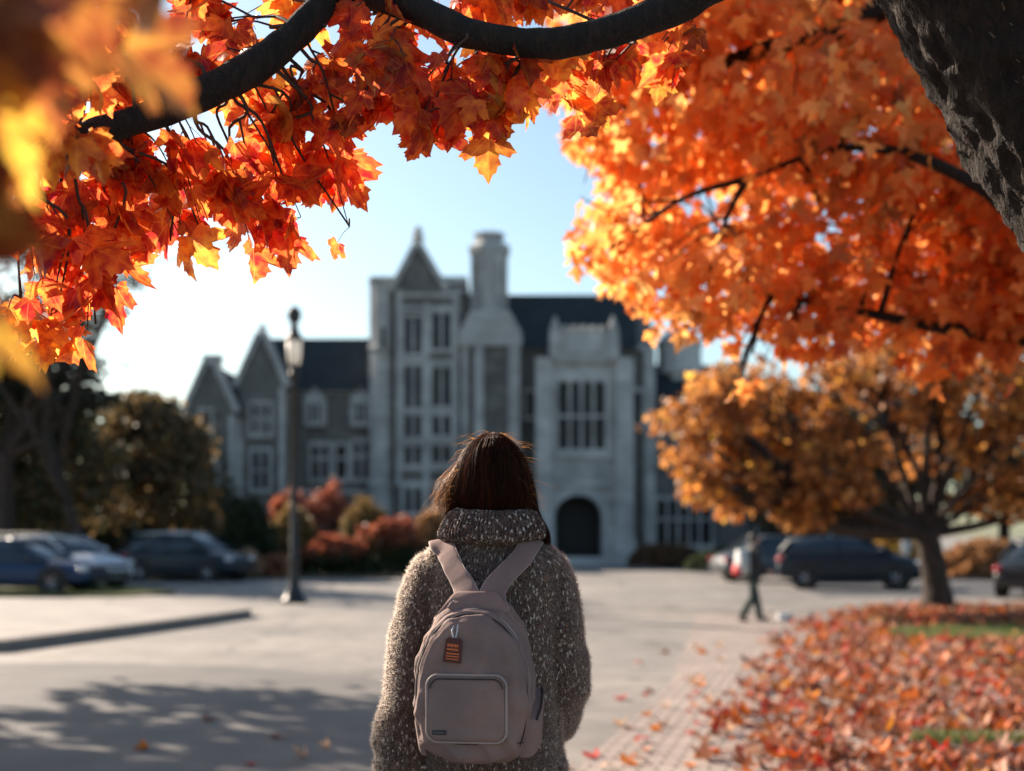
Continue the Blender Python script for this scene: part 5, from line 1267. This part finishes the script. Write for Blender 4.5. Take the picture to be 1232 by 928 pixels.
m=MB(); m.tube(along(.130,.348,0,-.1022,-25,205),.0055,6); m.build('zip',zipm,o,True)
m=MB(); m.tube(along(.1335,.3515,0,-.1075,-60,240,80),.0022,8); m.build('piping',piping,o,True)
m=MB(); m.tube(along(.1285,.3425,.0,-.124,-60,240,80),.0016,8); m.build('seam',zipm,o,True)
m=MB(); pts=[]
for i in range(41):
    x=-.122+.244*i/40; pts.append((x,-.1465-.004*(1-(x/.12)**2)+.010*abs(x/.122)**3,.047+.004*(x/.12)**2))
m.tube(pts,.0014,6); m.build('seam',zipm,o,True)
# zip pulls
for (x,d,z) in ((-.121,-.108,.20),):
    m=MB(); m.tube([(x,d,z),(x-.004,d-.006,z-.012),(x-.005,d-.007,z-.03)],[.002,.003,.0025],8); m.build('zip_pull',pbr('nickel',(.6,.58,.55),.3,metal=.9),o)
# front pocket
def rrect(x0,x1,z0,z1,r,n=12):
    out=[]
    for cx,cz,a0 in ((x1-r,z1-r,0),(x0+r,z1-r,90),(x0+r,z0+r,180),(x1-r,z0+r,270)):
        for i in range(n+1): a=R(a0+90*i/n); out.append((cx+r*math.cos(a),cz+r*math.sin(a)))
    return out
PX0,PX1,PZ0,PZ1=-.096,.084,.054,.204
m=MB(); rs=[]
for d,ins,r_ in [(-.128,0,.026),(-.150,0,.026),(-.1600,.0005,.026),(-.1640,.004,.024),(-.1655,.012,.020)]+[(-.1655-.002*q,.012+.054*q,.020-.012*q) for q in [i/14 for i in range(1,15)]]:
    rs.append([(x,d+(.006*noise.noise(Vector((x*14,z*20+x*9,2.0)))-.0035*(1-abs(noise.noise(Vector((x*11+z*14,z*12-x*8,5))))*3))*(1 if ins>.002 else .3),z) for x,z in rrect(PX0+ins,PX1-ins,PZ0+ins,PZ1-ins,r_)])
m.rings(rs); pk=m.build('front_pocket',canvas,pack,True)
q=rrect(PX0-.0015,PX1+.0015,PZ0-.0015,PZ1+.0015,.027,16)
m=MB(); m.tube([(x,-.1605,z) for x,z in q]+[(q[0][0],-.1605,q[0][1])],.0030,8,cap=False); m.build('piping',piping,pk,True)
q=rrect(PX0+.007,PX1-.007,PZ0+.007,PZ1-.007,.022,16)
q2=[v for v in q if v[1]>.085]
m=MB()
srt=sorted(q2,key=lambda v:math.atan2(v[1]-.12,v[0])); m.tube([(x,-.1662,z) for x,z in srt],.0016,6); m.build('zip',zipm,pk,True)
m=MB(); m.box(-.083,-.1698,.070,-.051,-.1655,.0805); lb=m.build('label',pbr('black_label',(.03,.028,.03),.6),pk)
m=MB()
for i,(x,w_) in enumerate(((-.080,.003),(-.0755,.002),(-.072,.0035),(-.067,.002),(-.0635,.003),(-.059,.002))):
    m.box(x,-.1703,.0735,x+w_,-.1699,.0735+(.0035 if i%2 else .0025))
m.build('lettering',pbr('grey_thread',(.16,.15,.15),.7),lb)
# hanging red tag
m=MB()
for sx in (-1,1): m.tube([(-.033+sx*.004,-.139,.322),(-.034+sx*.006,-.1535,.305),(-.034+sx*.001,-.1575,.283)],[.0022,.0022,.0015],6)
cord=m.build('tag_loop',pbr('pale_ribbon',(.6,.6,.6),.5),pack)
def tagp(x,z,d=0):
    a=R(-6); cx,cz=-.037,.262; xx=x*math.cos(a)-z*math.sin(a); zz=x*math.sin(a)+z*math.cos(a); return (cx+xx,-.1590-d-.05*(zz)*0-.0,cz+zz)
m=MB(); o_=[(-.014,.028),(-.019,.022),(-.0185,.014),(-.021,-.026),(-.019,-.029),(.020,-.029),(.022,-.026),(.0205,.014),(.020,.022),(.014,.028)]
m.add([tagp(x,z) for x,z in o_]+[tagp(x,z,.0025) for x,z in o_],[tuple(range(9,-1,-1)),tuple(range(10,20))]+[(i,(i+1)%10,10+(i+1)%10,10+i) for i in range(10)])
tg=m.build('tag',pbr('dark_red_leather',(.075,.010,.008),.5,bump=.0004),pack)
m=MB()
def bar(x0,z0,x1,z1): m.add([tagp(x0,z0,.0029),tagp(x1,z0,.0029),tagp(x1,z1,.0029),tagp(x0,z1,.0029)],[(0,1,2,3)])
x=-.0135
for w_ in (.004,.0035,.0045,.003,.004,.0035):
    bar(x,.0075,x+w_-.0008,.0135); x+=w_+.0006
x=-.0135
for w_ in (.003,.0045,.003,.004,.0035,.003,.003): bar(x,-.001,x+w_-.0008,.0035); x+=w_+.0004
bar(-.0145,-.0095,.0155,-.0070); bar(-.0145,-.0155,.0155,-.0135); bar(-.015,-.0215,.015,-.0198)
m.build('lettering',pbr('orange_print',(.80,.17,.03),.5),tg)
# side pockets, with a slanting elastic mouth
for s in (-1,1):
    m=MB(); rs=[]
    for ins,out_ in (((0,-.01),(.0,.010),(.002,.020),(.010,.026),(.024,.028)) if s>0 else ((0,-.01),(.0,-.001),(.002,.003),(.010,.005),(.024,.006))):
        pr=[(-.012-ins,.012+ins),(-.115+ins,.012+ins),(-.117+ins,.10-ins),(-.085,.125-ins),(-.04,.152-ins),(-.012-ins,.165-ins)]
        rs.append([(s*(.131+out_-.02*max(0,.05-z)/.05),y,z) for y,z in (pr if s>0 else pr[::-1])])
    m.rings(rs); sp_=m.build('side_pocket',canvas,pack,True); md=sp_.modifiers.new('b','BEVEL'); md.width=.006; md.segments=3
    k_=1 if s>0 else .875
    m=MB(); m.tube([(s*.150*k_,-.115,.101),(s*.157*k_,-.085,.126),(s*.156*k_,-.04,.153),(s*.150*k_,-.012,.164)],.0026,8); m.build('elastic',zipm,sp_)
# straps lie on the sweater
Minv=(Matrix.Translation(pack.location)@Matrix.Rotation(R(-7),4,'Z')).inverted()
def strap(ctrl,free,widths,name='shoulder_strap',thick=.005,mat=canvas_lt):
    pts=catmull([Vector(c) for c in ctrl],8); W=interp(0,widths,8); F_=interp(0,free,8); pos=[];nor=[]
    for p,f in zip(pts,F_):
        l=p-Vector((WX,WY,0)); h,nn,_,_=bvh.find_nearest(l)
        if nn.dot(l-h)<0 and (l-h).length>.05: nn=nn
        q=h+nn*(.009)+Vector((WX,WY,0)); pos.append(q.lerp(p,f)); nor.append(nn.lerp(Vector((0,-1,0)),f).normalized())
    for _ in range(3): pos=[pos[0]]+[(pos[i-1]+pos[i]*2+pos[i+1])/4 for i in range(1,len(pos)-1)]+[pos[-1]]; nor=[nor[0]]+[(nor[i-1]+nor[i]*2+nor[i+1]).normalized() for i in range(1,len(nor)-1)]+[nor[-1]]
    rs=[]
    for i,p in enumerate(pos):
        t_=(pos[min(i+1,len(pos)-1)]-pos[max(i-1,0)]).normalized(); sd=t_.cross(nor[i]).normalized(); w=W[i]/2; r_=[]
        for k in range(20):
            a=2*math.pi*k/20; c_,s_=math.cos(a),math.sin(a)
            r_.append(Minv@(p+sd*(w*abs(c_)**.35*(1 if c_>0 else -1))+nor[i]*thick*abs(s_)**.6*(1 if s_>0 else -1)+nor[i]*.0015*noise.noise(Vector((i*.4,c_*2,s_)))))
        rs.append(r_)
    m=MB(); m.rings(rs); o_=m.build(name,mat,pack,True)
    m=MB()
    for sg in (-1,1):
        ln=[]
        for i in range(2,len(pos)-2):
            t_=(pos[i+1]-pos[i-1]).normalized(); sd=t_.cross(nor[i]).normalized(); ln.append(Minv@(pos[i]+sd*sg*(W[i]/2-.001)+nor[i]*thick*.3))
        m.tube(ln,.0016,6)
    m.build('edge_binding',piping,o_,True)
    return o_
strap([(-.112,2.972,1.345),(-.104,2.984,1.372),(-.112,3.02,1.405),(-.135,3.045,1.44),(-.160,3.08,1.482),(-.176,3.14,1.515),(-.180,3.2,1.525),(-.172,3.27,1.49),(-.17,3.32,1.41),(-.18,3.34,1.28),(-.19,3.32,1.16)],[1,1,1,.7,.2,0,0,0,0,0,0],[.084,.066,.054,.048,.049,.053,.06,.06,.055,.045,.035])
strap([(-.046,2.972,1.345),(-.048,2.984,1.372),(-.040,3.02,1.405),(-.012,3.045,1.44),(.026,3.08,1.482),(.048,3.14,1.515),(.056,3.2,1.525),(.052,3.27,1.49),(.05,3.32,1.41),(.07,3.34,1.28),(.085,3.32,1.16)],[1,1,1,.7,.2,0,0,0,0,0,0],[.088,.070,.057,.050,.051,.055,.06,.06,.055,.045,.035])
# yoke panel joining straps and pack
m=MB(); rs=[]
for z,xl,xr,y in ((.285,-.112,.112,-.050),(.315,-.103,.103,-.066),(.340,-.088,.088,-.080),(.362,-.070,.072,-.082),(.376,-.060,.064,-.074),(.386,-.052,.056,-.066),(.392,-.040,.044,-.060)):
    n=18; top=[(xl+(xr-xl)*i/(n-1), y-.010*math.sin(math.pi*i/(n-1))-.0, z+.0*i) for i in range(n)]; bot=[(x,yy+.012,z) for x,yy,_ in reversed(top)]
    rs.append(top+bot)
m.rings(rs); yk=m.build('yoke',canvas_lt,pack,True)
# ---------------------------------------------------------------- walking person, far right
g=G(905,747.5)
J2={'head':(0,.05,1.60),'yaw':0,'pelvis':(0,.0,.90),'sh':[(-.17,.02,1.38),(.17,.02,1.38)],'el':[(-.21,-.06,1.12),(.21,.03,1.11)],'wr':[(-.2,.08,.93),(.2,.24,.98)],
   'hand':[((0,.3,-1),(-1,0,0),1,.5),((0,.8,-.5),(1,0,.3),-1,.7)],'hip':[(-.08,0,.86),(.08,0,.86)],'kn':[(-.085,.12,.47),(.085,-.03,.47)],'an':[(-.09,.20,.09),(.09,-.24,.12)],'toe':[(-.05,1,.0),(.05,1,-.3)]}
walker=person_body(J2,.011,'distant person in dark jacket and trousers walking right with a pale backpack',(g.x,g.y,0),R(-76),'person',.905)
dk=pbr('dark_jacket',(.022,.024,.026),.85,bump=.002,scale=12); gt=pbr('dark_green_trousers',(.03,.05,.045),.85)
leg_cloth(J2,'trousers',gt,walker,voxel=.012,bottom=.04); shoes(J2,pbr('black_shoe',(.02,.02,.02),.5),walker,'shoe')
m=MB(); m.rings([ell_ring((0,oy,z),a,b,32) for z,a,b,oy in ((.78,.18,.13,0),(.90,.18,.135,0),(1.05,.165,.125,0),(1.2,.17,.13,0),(1.34,.18,.125,.01),(1.41,.165,.105,.01),(1.45,.11,.09,.02),(1.50,.075,.075,.02))])
for i in (0,1):
    s=Vector(J2['sh'][i]); e=Vector(J2['el'][i]); w_=Vector(J2['wr'][i]); limb_tube(m,[s*.85+Vector((0,0,.2)),s,s.lerp(e,.5),e,e.lerp(w_,.5),e.lerp(w_,.93)],[.055,.066,.06,.055,.05,.042])
me=remesh('jacket',m,.012,3); displace(me,lambda v:.006*noise.noise(v*12)); link('jacket',me,dk,walker,True)
m=MB(); m.ellipsoid((0,.03,1.635),(.088,.103,.095),20,14); m.ellipsoid((0,.0,1.585),(.08,.075,.085),20,14)
me=remesh('hair',m,.01,2); link('hair',me,pbr('black_hair',(.012,.01,.01),.5),walker,True)
ang=R(-76); fw=Vector((-math.sin(ang),math.cos(ang),0))
bp2=empty('backpack',(g.x-fw.x*.10,g.y-fw.y*.10,.82),ang,'white backpack with green edge and red lower pocket on the walking person','backpack')
m=MB(); m.rings([[(x*k,-d,z) for x,z in outline(.15,.44,.2,40)] for d,k in ((.0,.85),(.02,1),(.12,1),(.17,.93),(.19,.7))]); m.build('main_compartment',pbr('white_nylon',(.62,.64,.64),.6),bp2,True)
m=MB(); m.rings([[(x*.86,-d,.0+z*.45) for x,z in outline(.15,.42,.2,40)] for d in (.15,.2,.225)]); m.build('front_pocket',pbr('red_nylon',(.5,.02,.03),.6),bp2,True)
m=MB(); m.rings([[(x*1.02,-d,z*1.01) for x,z in outline(.15,.44,.2,40)] for d in (.05,.08)]); m.build('edge_panel',pbr('green_nylon',(.03,.2,.12),.6),bp2,True)
for s in (-1,1):
    m=MB(); m.tube(catmull([(s*.07,.0,.40),(s*.10,.10,.56),(s*.11,.20,.48),(s*.12,.26,.30),(s*.15,.18,.12),(s*.12,.02,.05)],5),.018,8,[.4]*26); m.build('shoulder_strap',pbr('grey_webbing',(.25,.25,.25),.7),bp2,True)

# ================================================================== LIGHT, SKY, CAMERA
w=bpy.data.worlds.new('World'); sc.world=w; w.use_nodes=True; nt=w.node_tree; nt.nodes.clear()
sky=nt.nodes.new('ShaderNodeTexSky'); sky.sky_type='NISHITA'; sky.sun_disc=False
sky.sun_elevation=SUN_EL; sky.sun_rotation=SUN_AZ%(2*math.pi); sky.air_density=1.0; sky.dust_density=1.3; sky.ozone_density=.7; sky.altitude=50
bg=nt.nodes.new('ShaderNodeBackground'); bg.inputs[1].default_value=.074
ow=nt.nodes.new('ShaderNodeOutputWorld'); tn=nt.nodes.new('ShaderNodeMix'); tn.data_type='RGBA'; tn.blend_type='MULTIPLY'; tn.inputs[0].default_value=1; tn.inputs[7].default_value=(.90,1.0,1.0,1); nt.links.new(sky.outputs[0],tn.inputs[6]); nt.links.new(tn.outputs[2],bg.inputs[0]); nt.links.new(bg.outputs[0],ow.inputs[0])
sl=bpy.data.lights.new('sun','SUN'); sl.energy=5.0; sl.angle=R(.5); sl.color=(1,.84,.68)
so=bpy.data.objects.new('sun',sl); COL.objects.link(so); so.rotation_euler=SUN.to_track_quat('Z','Y').to_euler(); so.location=(-20,15,20)
cam=bpy.data.cameras.new('camera'); co_=bpy.data.objects.new('camera',cam); COL.objects.link(co_); sc.camera=co_
co_.location=(0,0,EYE); co_.rotation_euler=(R(90),0,0); cam.sensor_width=36; cam.lens=45; cam.shift_y=(HOR-464)/1232
cam.clip_start=.05; cam.clip_end=3000
cam.dof.use_dof=True; cam.dof.focus_distance=3.05; cam.dof.aperture_fstop=1.9
sc.view_settings.view_transform='Standard'; sc.view_settings.look='None'; sc.view_settings.gamma=1; sc.view_settings.exposure=1.3
sc.cycles.use_denoising=True; sc.cycles.max_bounces=8; sc.cycles.transparent_max_bounces=8
sc.cycles.sample_clamp_indirect=6
